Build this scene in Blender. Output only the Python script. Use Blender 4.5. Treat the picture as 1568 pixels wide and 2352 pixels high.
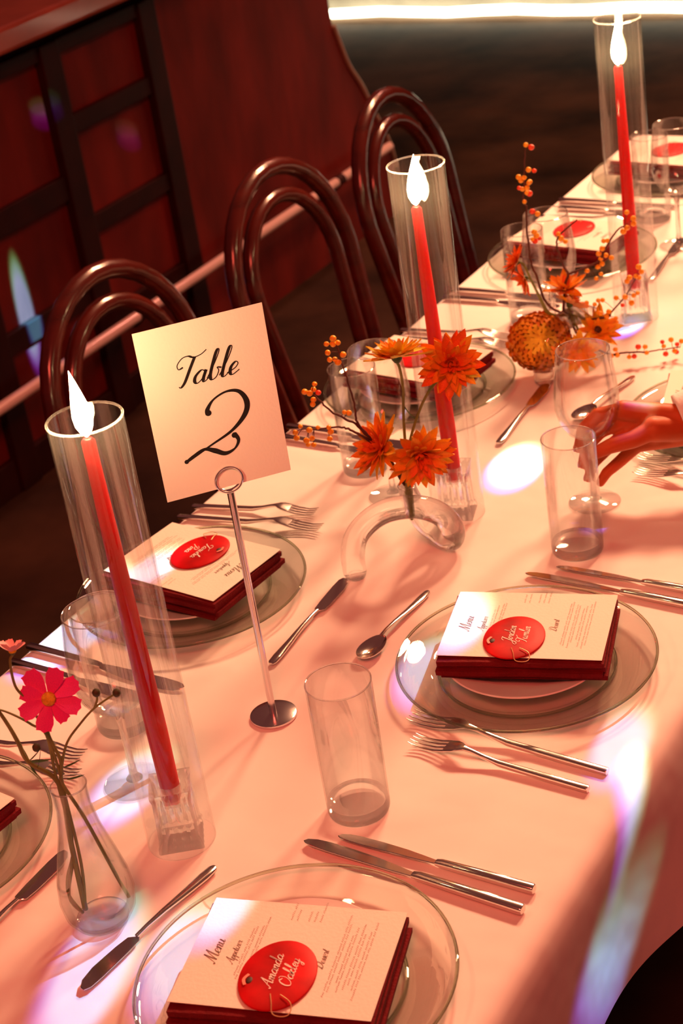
import bpy, bmesh, math, random
from mathutils import Vector, Matrix, Quaternion
random.seed(7)
for o in list(bpy.data.objects): bpy.data.objects.remove(o)
SC = bpy.context.scene
COL = SC.collection
PI = math.pi
# Measured in "plan" units around the table (table top z=.75), brought to real metres by S at the end.
S = 0.83
TOPZ = 0.75
FL = TOPZ - TOPZ / S            # floor height in plan units (becomes z=0)
def real(p): return Vector((p[0]*S, p[1]*S, (p[2]-TOPZ)*S + TOPZ))

# ------------------------------------------------------------------ camera
Fv = Vector((-0.49449459, 0.73199944, -0.46867039))
Rv = Vector((0.85969233, 0.4913589, -0.13962641))
Uv = Rv.cross(Fv); Rv = Fv.cross(Uv)
cd = bpy.data.cameras.new('camera'); cam = bpy.data.objects.new('camera', cd); COL.objects.link(cam)
cam.matrix_world = Matrix.Translation(real((1.0627, -1.0, 1.95))) @ Matrix((Rv, Uv, -Fv)).transposed().to_4x4()
cd.sensor_fit = 'VERTICAL'; cd.sensor_height = 36.0; cd.sensor_width = 24.0
cd.lens = 3984.3/2352*36.0
cd.clip_start = 0.05
cd.dof.use_dof = True; cd.dof.focus_distance = 1.95*S; cd.dof.aperture_fstop = 11.0
SC.camera = cam
# ------------------------------------------------------------------ world, exposure
SC.view_settings.view_transform = 'Standard'; SC.view_settings.look = 'None'
SC.view_settings.gamma = 1.0; SC.view_settings.use_curve_mapping = False
SC.view_settings.exposure = 0.0
w = bpy.data.worlds.new('world'); SC.world = w; w.use_nodes = True
w.node_tree.nodes['Background'].inputs[0].default_value = (1.0, 0.26, 0.2, 1)
w.node_tree.nodes['Background'].inputs[1].default_value = 0.13
try:
    SC.cycles.transparent_max_bounces = 40; SC.cycles.max_bounces = 14; SC.cycles.transmission_bounces = 14
    SC.cycles.sample_clamp_indirect = 4.0
except Exception: pass
# ------------------------------------------------------------------ lamps
def aim(o, target):
    d = (real(target) - o.location); o.rotation_euler = d.to_track_quat('-Z', 'Y').to_euler()
def spot(name, loc, target, power, color, angle, blend=0.3, radius=0.1, scale=None, roll=0):
    l = bpy.data.lights.new(name, 'SPOT'); l.energy = power*S*S; l.color = color
    l.spot_size = math.radians(angle); l.spot_blend = blend; l.shadow_soft_size = radius*S
    o = bpy.data.objects.new(name, l); COL.objects.link(o); o.location = real(loc)
    q = (real(target)-o.location).to_track_quat('-Z', 'Y') @ Quaternion((0, 0, 1), roll)
    o.rotation_euler = q.to_euler()
    if scale: o.scale = scale
    return o
KEYC = (1.0, 0.455, 0.235)
spot('stage_lamp', (-0.70, 4.2, 3.6), (0.0, 1.35, 0.75), 780, KEYC, 41, 0.4, 0.28)
spot('stage_lamp', (0.35, 4.4, 3.6), (0.0, 1.35, 0.75), 780, KEYC, 41, 0.4, 0.28)
spot('red_fill', (1.6, -2.2, 4.2), (-1.5, 2.4, 0.7), 500, (1.0, 0.10, 0.06), 70, 0.8, 0.5)  # red fill added from the camera side, not a fixture of the room
spot('far_floor_fill', (0.4, 6.0, 4.2), (-0.5, 4.9, FL), 420, (1.0, 0.40, 0.20), 75, 0.9, 0.3)  # added fill that lifts the far floor; no known fixture there
spot('red_fill', (-1.2, 7.0, 4.3), (-2.25, 3.2, 0.6), 420, (1.0, 0.34, 0.24), 38, 0.7, 0.4)  # fill added to brighten the bar front and its foot rail
# glints thrown by a mirror ball over the near side of the room: each one splits slightly into colours
BALL = (1.05, 2.7, 3.5)
def glint(target, size, ecc, roll, power, disp=(0, 0.016, 0), cols=((0.22, 1.0, 0.45), (0.50, 0.85, 1.3), (0.20, 0.12, 1.5))):
    t = Vector(target); d = Vector(disp)
    sc = (ecc, 1/ecc, 1)
    for k, c in zip((1.0, 0.1, -1.0), cols):
        spot('mirror_ball_glint', BALL, t + d*k, power, c, size, 0.5, 0.006, sc, roll)
GL = 480
glint((-0.01, 1.07, 0.75), 1.8, 0.75, 1.0, GL*1.5)
glint((0.135, 0.58, 0.80), 1.8, 0.75, 1.0, GL*.6)
glint((0.030, -0.050, 0.75), 1.8, 0.62, 0.9, GL*.6)
glint((0.130, 0.045, 0.80), 1.6, 0.7, 1.0, GL*.65)
glint((-0.40, 0.445, 0.75), 1.7, 0.75, 0.9, GL)
glint((-0.115, 0.215, 0.75), 1.5, 0.75, 0.9, GL*.7)
glint((-0.325, 0.575, 0.80), 1.2, 0.75, 0.9, GL*.6)
glint((0.395, 0.475, 0.75), 1.5, 0.7, 0.6, GL*.35)
glint((0.432, 0.420, 0.75), 0.7, 0.55, 0.9, GL*.8)
glint((0.462, 0.345, 0.68), 1.0, 0.36, 0.25, GL*1.3, (0, 0.03, 0.018))
glint((-0.04, 1.61, 0.75), 1.3, 0.7, 0.9, GL*.9)
glint((0.205, 1.05, 0.89), 0.9, 0.7, 1.2, GL*.9)
glint((-2.12, 2.35, 0.315), 1.7, 0.55, 0.0, GL*24, (0, 0, 0.030), ((0.03, 0.8, 0.3), (0.05, 0.6, 1.4), (0.05, 0.05, 1.4)))
glint((-2.12, 2.60, 0.80), 0.8, 0.6, 1.3, GL*4, (0, 0, 0.02), ((0.05, 0.5, 0.2), (0.08, 0.1, 0.8), (0.1, 0.0, 1.0)))
glint((-2.12, 2.94, 0.63), 0.7, 0.6, 1.3, GL*2, (0, 0, 0.02), ((0.08, 0.3, 0.2), (0.1, 0.1, 0.6), (0.1, 0.0, 0.8)))

# ------------------------------------------------------------------ materials
MATS = {}
def mat(name):
    m = bpy.data.materials.new(name); m.use_nodes = True; MATS[name] = m
    return m, m.node_tree, m.node_tree.nodes['Principled BSDF']
def pr(name, col, rough=0.5, metal=0.0, var=0.0, vscale=8.0, bump=0.0, bscale=80.0, sss=0.0, sssr=(0.02, 0.005, 0.003), coat=0.0, trans=0.0, ior=1.45, spec=0.5, stretch=None, bdist=0.004):
    m, nt, b = mat(name)
    b.inputs['Base Color'].default_value = (*col, 1); b.inputs['Roughness'].default_value = rough
    b.inputs['Metallic'].default_value = metal; b.inputs['IOR'].default_value = ior
    b.inputs['Specular IOR Level'].default_value = spec
    if coat: b.inputs['Coat Weight'].default_value = coat; b.inputs['Coat Roughness'].default_value = 0.08
    if trans: b.inputs['Transmission Weight'].default_value = trans
    if sss:
        b.inputs['Subsurface Weight'].default_value = sss; b.inputs['Subsurface Radius'].default_value = sssr; b.inputs['Subsurface Scale'].default_value = 1.0
    N = nt.nodes; L = nt.links
    if var or bump:
        tc = N.new('ShaderNodeTexCoord'); src = tc.outputs['Object']
        if stretch:
            mp = N.new('ShaderNodeMapping'); mp.inputs['Scale'].default_value = stretch; L.new(src, mp.inputs[0]); src = mp.outputs[0]
        if var:
            n = N.new('ShaderNodeTexNoise'); n.inputs['Scale'].default_value = vscale; n.inputs['Detail'].default_value = 5; L.new(src, n.inputs['Vector'])
            r = N.new('ShaderNodeValToRGB'); r.color_ramp.elements[0].position = 0.3; r.color_ramp.elements[1].position = 0.72
            r.color_ramp.elements[0].color = tuple(c*(1-var) for c in col)+(1,); r.color_ramp.elements[1].color = tuple(min(1, c*(1+var)) for c in col)+(1,)
            L.new(n.outputs['Fac'], r.inputs[0]); L.new(r.outputs[0], b.inputs['Base Color'])
        if bump:
            n = N.new('ShaderNodeTexNoise'); n.inputs['Scale'].default_value = bscale; n.inputs['Detail'].default_value = 3; L.new(src, n.inputs['Vector'])
            bp = N.new('ShaderNodeBump'); bp.inputs['Strength'].default_value = bump; bp.inputs['Distance'].default_value = bdist
            L.new(n.outputs['Fac'], bp.inputs['Height']); L.new(bp.outputs[0], b.inputs['Normal'])
    return m
def thin_glass(name, tint=(0.995, 0.995, 0.995), cap=0.38, pwr=4.0, veil=0.0, blend=0.35, edge=(0.74, 0.70, 0.67)):
    m = bpy.data.materials.new(name); m.use_nodes = True; nt = m.node_tree; N = nt.nodes; L = nt.links
    N.remove(N['Principled BSDF']); out = N['Material Output']
    lw = N.new('ShaderNodeLayerWeight'); lw.inputs['Blend'].default_value = blend
    # facing: the path through the wall grows towards the edge, so it absorbs more there
    pw = N.new('ShaderNodeMath'); pw.operation = 'POWER'; pw.inputs[1].default_value = pwr; L.new(lw.outputs['Facing'], pw.inputs[0])
    mx = N.new('ShaderNodeMix'); mx.data_type = 'RGBA'
    mx.inputs[6].default_value = (*tint, 1); mx.inputs[7].default_value = (*edge, 1); L.new(pw.outputs[0], mx.inputs[0])
    tr = N.new('ShaderNodeBsdfTransparent'); L.new(mx.outputs[2], tr.inputs['Color'])
    gl = N.new('ShaderNodeBsdfGlossy'); gl.inputs['Roughness'].default_value = 0.015
    fr = N.new('ShaderNodeFresnel'); fr.inputs['IOR'].default_value = 1.32
    cl = N.new('ShaderNodeMath'); cl.operation = 'MINIMUM'; cl.inputs[1].default_value = cap; L.new(fr.outputs[0], cl.inputs[0])
    ms = N.new('ShaderNodeMixShader'); L.new(cl.outputs[0], ms.inputs[0]); L.new(tr.outputs[0], ms.inputs[1]); L.new(gl.outputs[0], ms.inputs[2])
    last = ms
    if veil:
        di = N.new('ShaderNodeBsdfTranslucent'); di.inputs[0].default_value = (0.95, 0.93, 0.9, 1)
        m2 = N.new('ShaderNodeMixShader'); m2.inputs[0].default_value = veil; L.new(ms.outputs[0], m2.inputs[1]); L.new(di.outputs[0], m2.inputs[2]); last = m2
    L.new(last.outputs[0], out.inputs['Surface']); MATS[name] = m
    return m
def emit(name, col, strength):
    m = bpy.data.materials.new(name); m.use_nodes = True; nt = m.node_tree
    nt.nodes.remove(nt.nodes['Principled BSDF']); e = nt.nodes.new('ShaderNodeEmission')
    e.inputs[0].default_value = (*col, 1); e.inputs[1].default_value = strength
    nt.links.new(e.outputs[0], nt.nodes['Material Output'].inputs['Surface']); MATS[name] = m
    return m
M = MATS
pr('linen', (0.88, 0.86, 0.83), 0.85, var=0.06, vscale=3, bump=0.7, bscale=5, spec=0.2, bdist=0.010)
pr('steel', (0.80, 0.74, 0.70), 0.16, 1.0)
pr('chrome', (0.78, 0.72, 0.74), 0.18, 1.0)
pr('paper', (0.86, 0.82, 0.74), 0.7, bump=0.08, bscale=260, spec=0.2)
pr('card_paper', (0.92, 0.92, 0.86), 0.6, bump=0.08, bscale=260, spec=0.25)
pr('ink', (0.012, 0.010, 0.010), 0.5)
pr('grey_ink', (0.22, 0.15, 0.11), 0.6)
pr('white_ink', (0.95, 0.80, 0.74), 0.5)
pr('gold_ink', (0.85, 0.50, 0.25), 0.35, 0.6)
pr('red_tag', (0.50, 0.004, 0.007), 0.45, var=0.5, vscale=18, spec=0.12)
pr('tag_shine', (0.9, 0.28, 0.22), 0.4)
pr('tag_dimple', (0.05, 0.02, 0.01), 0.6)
pr('burgundy', (0.15, 0.006, 0.010), 0.85, bump=0.4, bscale=300, var=0.2, vscale=40, spec=0.2)
pr('porcelain', (0.86, 0.84, 0.82), 0.18, coat=0.3)
pr('wax', (0.30, 0.002, 0.004), 0.4, sss=1.0, sssr=(0.07, 0.002, 0.002), spec=0.12)
pr('wick', (0.02, 0.015, 0.01), 0.9)
pr('bentwood', (0.060, 0.0065, 0.004), 0.22, var=0.35, vscale=6, coat=0.3, stretch=(1, 1, 6))
pr('cane', (0.14, 0.05, 0.02), 0.5, var=0.2, vscale=60)
pr('bar_panel', (0.18, 0.016, 0.010), 0.6, var=0.4, vscale=7, bump=0.2, bscale=18, stretch=(1, 1, 0.35), spec=0.25)
pr('bar_frame', (0.030, 0.004, 0.002), 0.55, var=0.3, vscale=9, spec=0.25)
pr('bar_top_wood', (0.42, 0.10, 0.06), 0.32, var=0.25, vscale=5, coat=0.3)
pr('brass', (1.0, 0.80, 0.70), 0.35, 0.0, coat=0.5)
pr('pale_trim', (0.55, 0.42, 0.30), 0.5, 0.3)
pr('floor_concrete', (0.055, 0.031, 0.016), 0.75, var=0.8, vscale=2.6, bump=0.25, bscale=12, spec=0.2)
pr('plaster', (0.20, 0.17, 0.13), 0.8, var=0.2, vscale=3)
pr('stage_front', (0.30, 0.28, 0.22), 0.6, var=0.25, vscale=5)
def clear_solid(name, ior, share):
    # heavy glass: part of the light goes straight through, the rest bends
    m, nt, b = mat(name)
    b.inputs['Base Color'].default_value = (1, 1, 1, 1); b.inputs['Roughness'].default_value = 0.0; b.inputs['Transmission Weight'].default_value = 1.0; b.inputs['IOR'].default_value = ior
    tr = nt.nodes.new('ShaderNodeBsdfTransparent'); ms = nt.nodes.new('ShaderNodeMixShader'); ms.inputs[0].default_value = share
    nt.links.new(tr.outputs[0], ms.inputs[1]); nt.links.new(b.outputs[0], ms.inputs[2]); nt.links.new(ms.outputs[0], nt.nodes['Material Output'].inputs['Surface'])
clear_solid('solid_glass', 1.45, .65)
clear_solid('crystal', 1.5, .6)
clear_solid('vase_glass', 1.42, .75)
clear_solid('edge_glass', 1.5, .9)
M['edge_glass'].node_tree.nodes['Principled BSDF'].inputs['Base Color'].default_value = (.62, .68, .52, 1)
thin_glass('glass')
thin_glass('hurricane_glass', tint=(1, 1, 1), veil=0.0035, edge=(0.92, 0.90, 0.88), pwr=7.0, cap=0.22)
thin_glass('ground_rim', veil=0.16)
thin_glass('plate_glass', tint=(0.985, 0.988, 0.970), edge=(0.50, 0.52, 0.40), pwr=2.2)
emit('flame', (1.0, 0.64, 0.30), 260)
emit('led', (1.0, 0.88, 0.62), 8.5)
pr('petal_orange', (0.96, 0.36, 0.012), 0.55, var=0.22, vscale=50, sss=0.15, sssr=(0.006, 0.003, 0.001))
pr('petal_amber', (0.98, 0.60, 0.03), 0.55, var=0.22, vscale=50, sss=0.15, sssr=(0.006, 0.003, 0.001))
pr('petal_red', (0.92, 0.17, 0.012), 0.55, var=0.3, vscale=50)
pr('petal_rust', (0.74, 0.24, 0.012), 0.6, var=0.3, vscale=50)
pr('petal_coral', (0.92, 0.36, 0.12), 0.55, var=0.3, vscale=50)
pr('petal_pink', (0.82, 0.030, 0.30), 0.55, var=0.25, vscale=60)
pr('petal_pale_pink', (0.90, 0.34, 0.36), 0.55, var=0.2, vscale=60)
pr('pollen', (0.88, 0.52, 0.03), 0.8, bump=0.6, bscale=500, var=0.3, vscale=300)
pr('stem_green', (0.17, 0.22, 0.05), 0.55, var=0.3, vscale=40)
pr('stem_dark', (0.055, 0.055, 0.018), 0.6, var=0.3, vscale=40)
pr('leaf_green', (0.05, 0.10, 0.022), 0.5, var=0.3, vscale=60)
pr('twig_brown', (0.085, 0.022, 0.012), 0.7, var=0.4, vscale=60)
pr('berry_orange', (0.95, 0.42, 0.02), 0.3, var=0.2, vscale=60, sss=0.1, sssr=(0.004, 0.002, 0.001))
pr('berry_red', (0.80, 0.07, 0.02), 0.3, var=0.2, vscale=60)
pr('skin', (0.50, 0.095, 0.022), 0.5, sss=0.12, sssr=(0.008, 0.003, 0.002), var=0.10, vscale=30, spec=0.3)
pr('nail', (0.48, 0.18, 0.11), 0.3)
pr('shirt', (0.85, 0.82, 0.80), 0.8, bump=0.2, bscale=200)

# ------------------------------------------------------------------ helpers
def empty(name, loc=(0, 0, 0), rz=0.0, label=None, cat=None, group=None, parent=None):
    o = bpy.data.objects.new(name, None); COL.objects.link(o); o.location = loc; o.rotation_euler = (0, 0, rz)
    o.empty_display_size = 0.02
    tag(o, label, cat, group)
    if parent: o.parent = parent
    return o
def tag(o, label=None, cat=None, group=None, kind=None):
    if label: o['label'] = label
    if cat: o['category'] = cat
    if group: o['group'] = group
    if kind: o['kind'] = kind
    return o
def build(name, bm, m, parent=None, smooth=True, loc=None):
    me = bpy.data.meshes.new(name); bm.normal_update(); bm.to_mesh(me); bm.free()
    if isinstance(m, str): m = M[m]
    me.materials.append(m)
    if smooth:
        me.polygons.foreach_set('use_smooth', [True]*len(me.polygons))
        try: me.set_sharp_from_angle(angle=math.radians(42))
        except Exception: pass
    o = bpy.data.objects.new(name, me); COL.objects.link(o)
    if parent: o.parent = parent
    if loc: o.location = loc
    return o
def inst(name, src, parent, mtx=None):
    o = bpy.data.objects.new(name, src); COL.objects.link(o); o.parent = parent
    if mtx is not None:
        l, r, s = mtx.decompose(); o.location = l; o.rotation_euler = r.to_euler(); o.scale = s
    return o
def copy_tree(o, parent=None):
    c = o.copy(); COL.objects.link(c); c.parent = parent
    for ch in o.children:
        copy_tree(ch, c)
    return c
def BM(): return bmesh.new()
def box(bm, x0, x1, y0, y1, z0, z1, bev=0.0):
    v = [bm.verts.new((x, y, z)) for x in (x0, x1) for y in (y0, y1) for z in (z0, z1)]
    fs = [bm.faces.new([v[i] for i in q]) for q in ((0, 1, 3, 2), (4, 6, 7, 5), (0, 4, 5, 1), (2, 3, 7, 6), (0, 2, 6, 4), (1, 5, 7, 3))]
    if bev:
        es = list({e for f in fs for e in f.edges}); bmesh.ops.bevel(bm, geom=es, offset=bev, segments=2, profile=0.6, affect='EDGES')
    return bm
def lathe(bm, prof, seg=48, loc=(0, 0, 0), closed=False):
    rings = []
    for r, z in prof:
        if r < 1e-6: rings.append([bm.verts.new((loc[0], loc[1], loc[2]+z))])
        else: rings.append([bm.verts.new((loc[0]+r*math.cos(2*PI*i/seg), loc[1]+r*math.sin(2*PI*i/seg), loc[2]+z)) for i in range(seg)])
    pairs = list(zip(rings, rings[1:]))
    if closed: pairs.append((rings[-1], rings[0]))
    for a, b in pairs:
        for i in range(seg):
            j = (i+1) % seg
            if len(a) == 1 and len(b) == 1: continue
            if len(a) == 1: bm.faces.new((a[0], b[i], b[j]))
            elif len(b) == 1: bm.faces.new((a[i], b[0], a[j]))
            else: bm.faces.new((a[i], b[i], b[j], a[j]))
    bmesh.ops.recalc_face_normals(bm, faces=bm.faces)
    return bm
def catmull(pts, n=6, closed=False):
    P = [Vector(p) for p in pts]; out = []
    m = len(P)
    if m < 3: return P
    for i in range(m if closed else m-1):
        if closed: p0, p1, p2, p3 = P[(i-1) % m], P[i], P[(i+1) % m], P[(i+2) % m]
        else: p0, p1, p2, p3 = P[max(i-1, 0)], P[i], P[i+1], P[min(i+2, m-1)]
        for k in range(n):
            t = k/n
            out.append(0.5*((2*p1)+(-p0+p2)*t+(2*p0-5*p1+4*p2-p3)*t*t+(-p0+3*p1-3*p2+p3)*t*t*t))
    if not closed: out.append(P[-1])
    return out
def tube(bm, pts, r, seg=10, caps=True, closed=False, flat=1.0):
    P = [Vector(p) for p in pts]; n = len(P)
    rad = r if isinstance(r, (list, tuple)) else [r]*n
    if len(rad) != n: rad = [rad[0]+(rad[-1]-rad[0])*i/(n-1) for i in range(n)]
    T = []
    for i in range(n):
        a = P[(i-1) % n] if closed else P[max(i-1, 0)]; b = P[(i+1) % n] if closed else P[min(i+1, n-1)]
        t = (b-a); T.append(t.normalized() if t.length > 1e-9 else Vector((0, 0, 1)))
    u = T[0].orthogonal().normalized(); rings = []
    for i in range(n):
        u = (u - T[i]*u.dot(T[i]))
        u = u.normalized() if u.length > 1e-6 else T[i].orthogonal().normalized()
        v = T[i].cross(u)
        rings.append([bm.verts.new(P[i]+(u*math.cos(2*PI*k/seg)+v*math.sin(2*PI*k/seg)*flat)*rad[i]) for k in range(seg)])
    for a, b in list(zip(rings, rings[1:])) + ([(rings[-1], rings[0])] if closed else []):
        for k in range(seg):
            j = (k+1) % seg; bm.faces.new((a[k], a[j], b[j], b[k]))
    if caps and not closed:
        bm.faces.new(rings[0][::-1]); bm.faces.new(rings[-1])
    return bm
def sweep(bm, st, seg=12, p=0.55):
    """stations (x, y, z, width, thickness) along x; superellipse section"""
    rings = []
    for x, y, z, wd, th in st:
        ring = []
        for k in range(seg):
            a = 2*PI*(k+0.5)/seg; c, s = math.cos(a), math.sin(a)
            ring.append(bm.verts.new((x, y+wd/2*math.copysign(abs(c)**p, c), z+th/2*math.copysign(abs(s)**p, s))))
        rings.append(ring)
    for a, b in zip(rings, rings[1:]):
        for k in range(seg):
            j = (k+1) % seg; bm.faces.new((a[k], a[j], b[j], b[k]))
    bm.faces.new(rings[0][::-1]); bm.faces.new(rings[-1])
    bmesh.ops.recalc_face_normals(bm, faces=bm.faces)
    return bm
def prism(bm, poly, axis, a0, a1):
    """extrude a 2-D polygon; axis 'x': poly=(y,z); 'y': (x,z); 'z': (x,y)"""
    def P(q, a):
        return {'x': (a, q[0], q[1]), 'y': (q[0], a, q[1]), 'z': (q[0], q[1], a)}[axis]
    A = [bm.verts.new(P(q, a0)) for q in poly]; B = [bm.verts.new(P(q, a1)) for q in poly]
    bm.faces.new(A); bm.faces.new(B[::-1]); n = len(poly)
    for i in range(n): bm.faces.new((A[i], B[i], B[(i+1) % n], A[(i+1) % n]))
    bmesh.ops.recalc_face_normals(bm, faces=bm.faces)
    return bm
def ball(bm, c, r, u=12, v=8, sc=(1, 1, 1)):
    m = Matrix.Translation(c) @ Matrix.Diagonal((*sc, 1)); bmesh.ops.create_uvsphere(bm, u_segments=u, v_segments=v, radius=r, matrix=m); return bm

# ------------------------------------------------------------------ lettering (pen strokes)
G = {
'a': (.5, [[(.36,.34),(.22,.42),(.06,.26),(.06,.08),(.18,0),(.32,.14),(.38,.4)], [(.38,.4),(.35,.1),(.42,0),(.56,.12)]]),
'b': (.42, [[(-.02,.08),(.12,.5),(.2,.92),(.14,1.0),(.09,.8),(.07,.2),(.16,0),(.3,.06),(.34,.26),(.26,.38),(.42,.34)]]),
'l': (.28, [[(-.02,.08),(.14,.5),(.22,.92),(.15,1.0),(.1,.8),(.07,.15),(.16,0),(.3,.12)]]),
'e': (.34, [[(-.04,.1),(.2,.2),(.28,.34),(.18,.42),(.06,.28),(.07,.08),(.18,0),(.38,.12)]]),
'n': (.42, [[(0,.3),(.07,.4),(.08,.2),(.05,0)], [(.05,.04),(.16,.34),(.26,.42),(.3,.3),(.27,.08),(.34,0),(.45,.1)]]),
'm': (.64, [[(0,.3),(.07,.4),(.08,.2),(.05,0)], [(.05,.04),(.16,.34),(.25,.42),(.28,.3),(.26,0)], [(.26,.04),(.37,.34),(.46,.42),(.5,.3),(.48,.08),(.54,0),(.66,.1)]]),
'u': (.44, [[(0,.3),(.07,.4),(.05,.1),(.14,0),(.26,.14),(.33,.4)], [(.33,.4),(.3,.08),(.36,0),(.47,.1)]]),
'i': (.22, [[(0,.25),(.08,.4),(.05,.08),(.12,0),(.24,.12)], [(.12,.6),(.13,.63),(.12,.6)]]),
's': (.27, [[(0,.08),(.17,.42),(.2,.2),(.14,0),(.03,.04)], [(.14,0),(.3,.12)]]),
'h': (.42, [[(0,.1),(.14,.5),(.22,.92),(.15,1),(.1,.8),(.05,0)], [(.05,.04),(.16,.34),(.26,.42),(.3,.3),(.27,.08),(.34,0),(.45,.1)]]),
'o': (.38, [[(.2,.42),(.06,.28),(.08,.05),(.18,0),(.3,.14),(.28,.36),(.18,.42),(.26,.32),(.42,.36)]]),
'r': (.34, [[(0,.2),(.1,.44),(.12,.36),(.24,.37),(.21,.1),(.28,0),(.38,.1)]]),
'd': (.5, [[(.36,.34),(.22,.42),(.06,.26),(.06,.08),(.18,0),(.32,.14),(.44,1.0)], [(.44,1.0),(.36,.1),(.42,0),(.55,.12)]]),
'p': (.4, [[(0,.25),(.08,.42),(.02,-.4)], [(.05,.1),(.16,.38),(.28,.4),(.32,.2),(.22,0),(.1,.04)], [(.22,0),(.42,.12)]]),
't': (.24, [[(0,.1),(.14,.72),(.08,.1),(.14,0),(.26,.12)], [(.02,.46),(.26,.48)]]),
'z': (.34, [[(.02,.36),(.28,.4),(.04,0),(.34,.06)]]),
'k': (.42, [[(0,.1),(.14,.5),(.22,.92),(.15,1),(.1,.8),(.05,0)], [(.05,.15),(.26,.42),(.3,.34),(.12,.22),(.3,0),(.44,.1)]]),
'y': (.44, [[(0,.3),(.07,.4),(.05,.1),(.14,0),(.26,.14),(.32,.4)], [(.32,.4),(.26,-.3),(.14,-.4),(.1,-.25),(.46,.1)]]),
'T': (.62, [[(.16,.66),(.02,.62),(-.06,.78),(.06,.97),(.26,1.0),(.46,.92),(.7,.96),(.86,1.08)], [(.5,.93),(.42,.55),(.34,.14),(.24,-.02),(.16,.02)]]),
'M': (.9, [[(-.06,.12),(.03,0),(.15,.3),(.32,.98)], [(.32,.98),(.34,.4),(.37,0)], [(.37,0),(.55,.6),(.74,.98)], [(.74,.98),(.7,.4),(.71,.05),(.8,0),(.92,.12)]]),
'A': (.7, [[(-.06,.12),(.03,0),(.2,.3),(.56,1.0)], [(.56,1.0),(.52,.5),(.53,.05),(.61,0),(.72,.12)], [(.16,.36),(.6,.4)]]),
'D': (.78, [[(.32,.9),(.24,.4),(.14,0)], [(0,.72),(.2,1.0),(.6,.92),(.74,.5),(.5,.08),(.2,-.02),(.04,.08),(.2,.14),(.4,0)]]),
'J': (.55, [[(.08,.78),(.25,.98),(.64,.95)], [(.5,.95),(.42,.4),(.28,-.32),(.08,-.44),(-.08,-.3),(.1,-.1),(.58,.12)]]),
'P': (.58, [[(.32,.9),(.24,.4),(.12,0)], [(.02,.68),(.15,.98),(.5,1.0),(.66,.78),(.5,.5),(.26,.46)]]),
'O': (.72, [[(.4,1),(.1,.8),(.02,.35),(.2,0),(.5,.08),(.7,.5),(.6,.92),(.4,1),(.3,.85),(.5,.75)]]),
' ': (.35, []),
}
def ribbon(bm, pts, wmin, wmax, z, pen=True):
    P = [Vector((p[0], p[1])) for p in pts]; n = len(P)
    if n < 2: return
    L = []; R = []
    for i in range(n):
        d = P[min(i+1, n-1)]-P[max(i-1, 0)]
        if d.length < 1e-9: d = Vector((1, 0))
        d.normalize(); nn = Vector((-d.y, d.x))
        wdt = wmin+(wmax-wmin)*max(0.0, -d.y)**1.3 if pen else wmin
        L.append(bm.verts.new((P[i].x+nn.x*wdt/2, P[i].y+nn.y*wdt/2, z))); R.append(bm.verts.new((P[i].x-nn.x*wdt/2, P[i].y-nn.y*wdt/2, z)))
    for i in range(n-1): bm.faces.new((L[i], R[i], R[i+1], L[i+1]))
def word_width(t, h): return sum(G[c][0] for c in t)*h
def write(bm, text, x, y, h, z, wmin=.03, wmax=.1, slant=.38):
    for c in text:
        adv, strokes = G[c]
        for s in strokes:
            pts = catmull([(x+(px+slant*py)*h, y+py*h, 0) for px, py in s], 7)
            ribbon(bm, pts, wmin*h, wmax*h, z)
        x += adv*h
def write_c(bm, text, cx, y, h, z, **k): write(bm, text, cx-word_width(text, h)/2-.15*h, y, h, z, **k)
def scribble(bm, cx, y, width, z, h=.0022, wd=.00045, rnd=random):
    """a line of print too small to read"""
    x = cx-width/2
    while x < cx+width/2:
        wl = rnd.uniform(.006, .016); pts = []; n = max(3, int(wl/.0011))
        for i in range(n+1): pts.append((x+wl*i/n, y+(h if i % 2 else 0)*rnd.uniform(.5, 1.0)))
        ribbon(bm, pts, wd, wd, z, pen=False); x += wl+.0022

# ================================================================== SETTING
bm = BM(); box(bm, -7, 6, -5, 10.4, FL-.1, FL); tag(build('floor', bm, 'floor_concrete', smooth=False), kind='structure')
bm = BM(); box(bm, -7, 6, 10.2, 10.4, FL, FL+3.6); tag(build('wall_back', bm, 'plaster', smooth=False), kind='structure')
bm = BM(); box(bm, -7.2, -7.0, -5, 10.4, FL, FL+3.6); tag(build('wall_left', bm, 'plaster', smooth=False), kind='structure')

# low stage with a light strip along its foot
st = empty('stage', (-1.5, 7.25, FL), label='low pale stage lit along its foot, far end of the room', cat='stage')
bm = BM(); box(bm, -4.8, 6.5, 0.0, 2.6, 0, .34, .01); build('platform', bm, 'stage_front', st, False)
bm = BM(); box(bm, -4.8, 6.5, -.06, 0.02, .345, .39, .008); build('nosing', bm, 'stage_front', st, False)
bm = BM(); box(bm, -4.8, 6.5, -.07, 0.0, .0, .035); build('light_channel', bm, 'pale_trim', st, False)
bm = BM(); tube(bm, [(-4.6+i*.2, -.075+.0, .052+.006*math.sin(i*1.7)) for i in range(56)], .024, 8); build('light_strip', bm, 'led', st)

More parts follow.
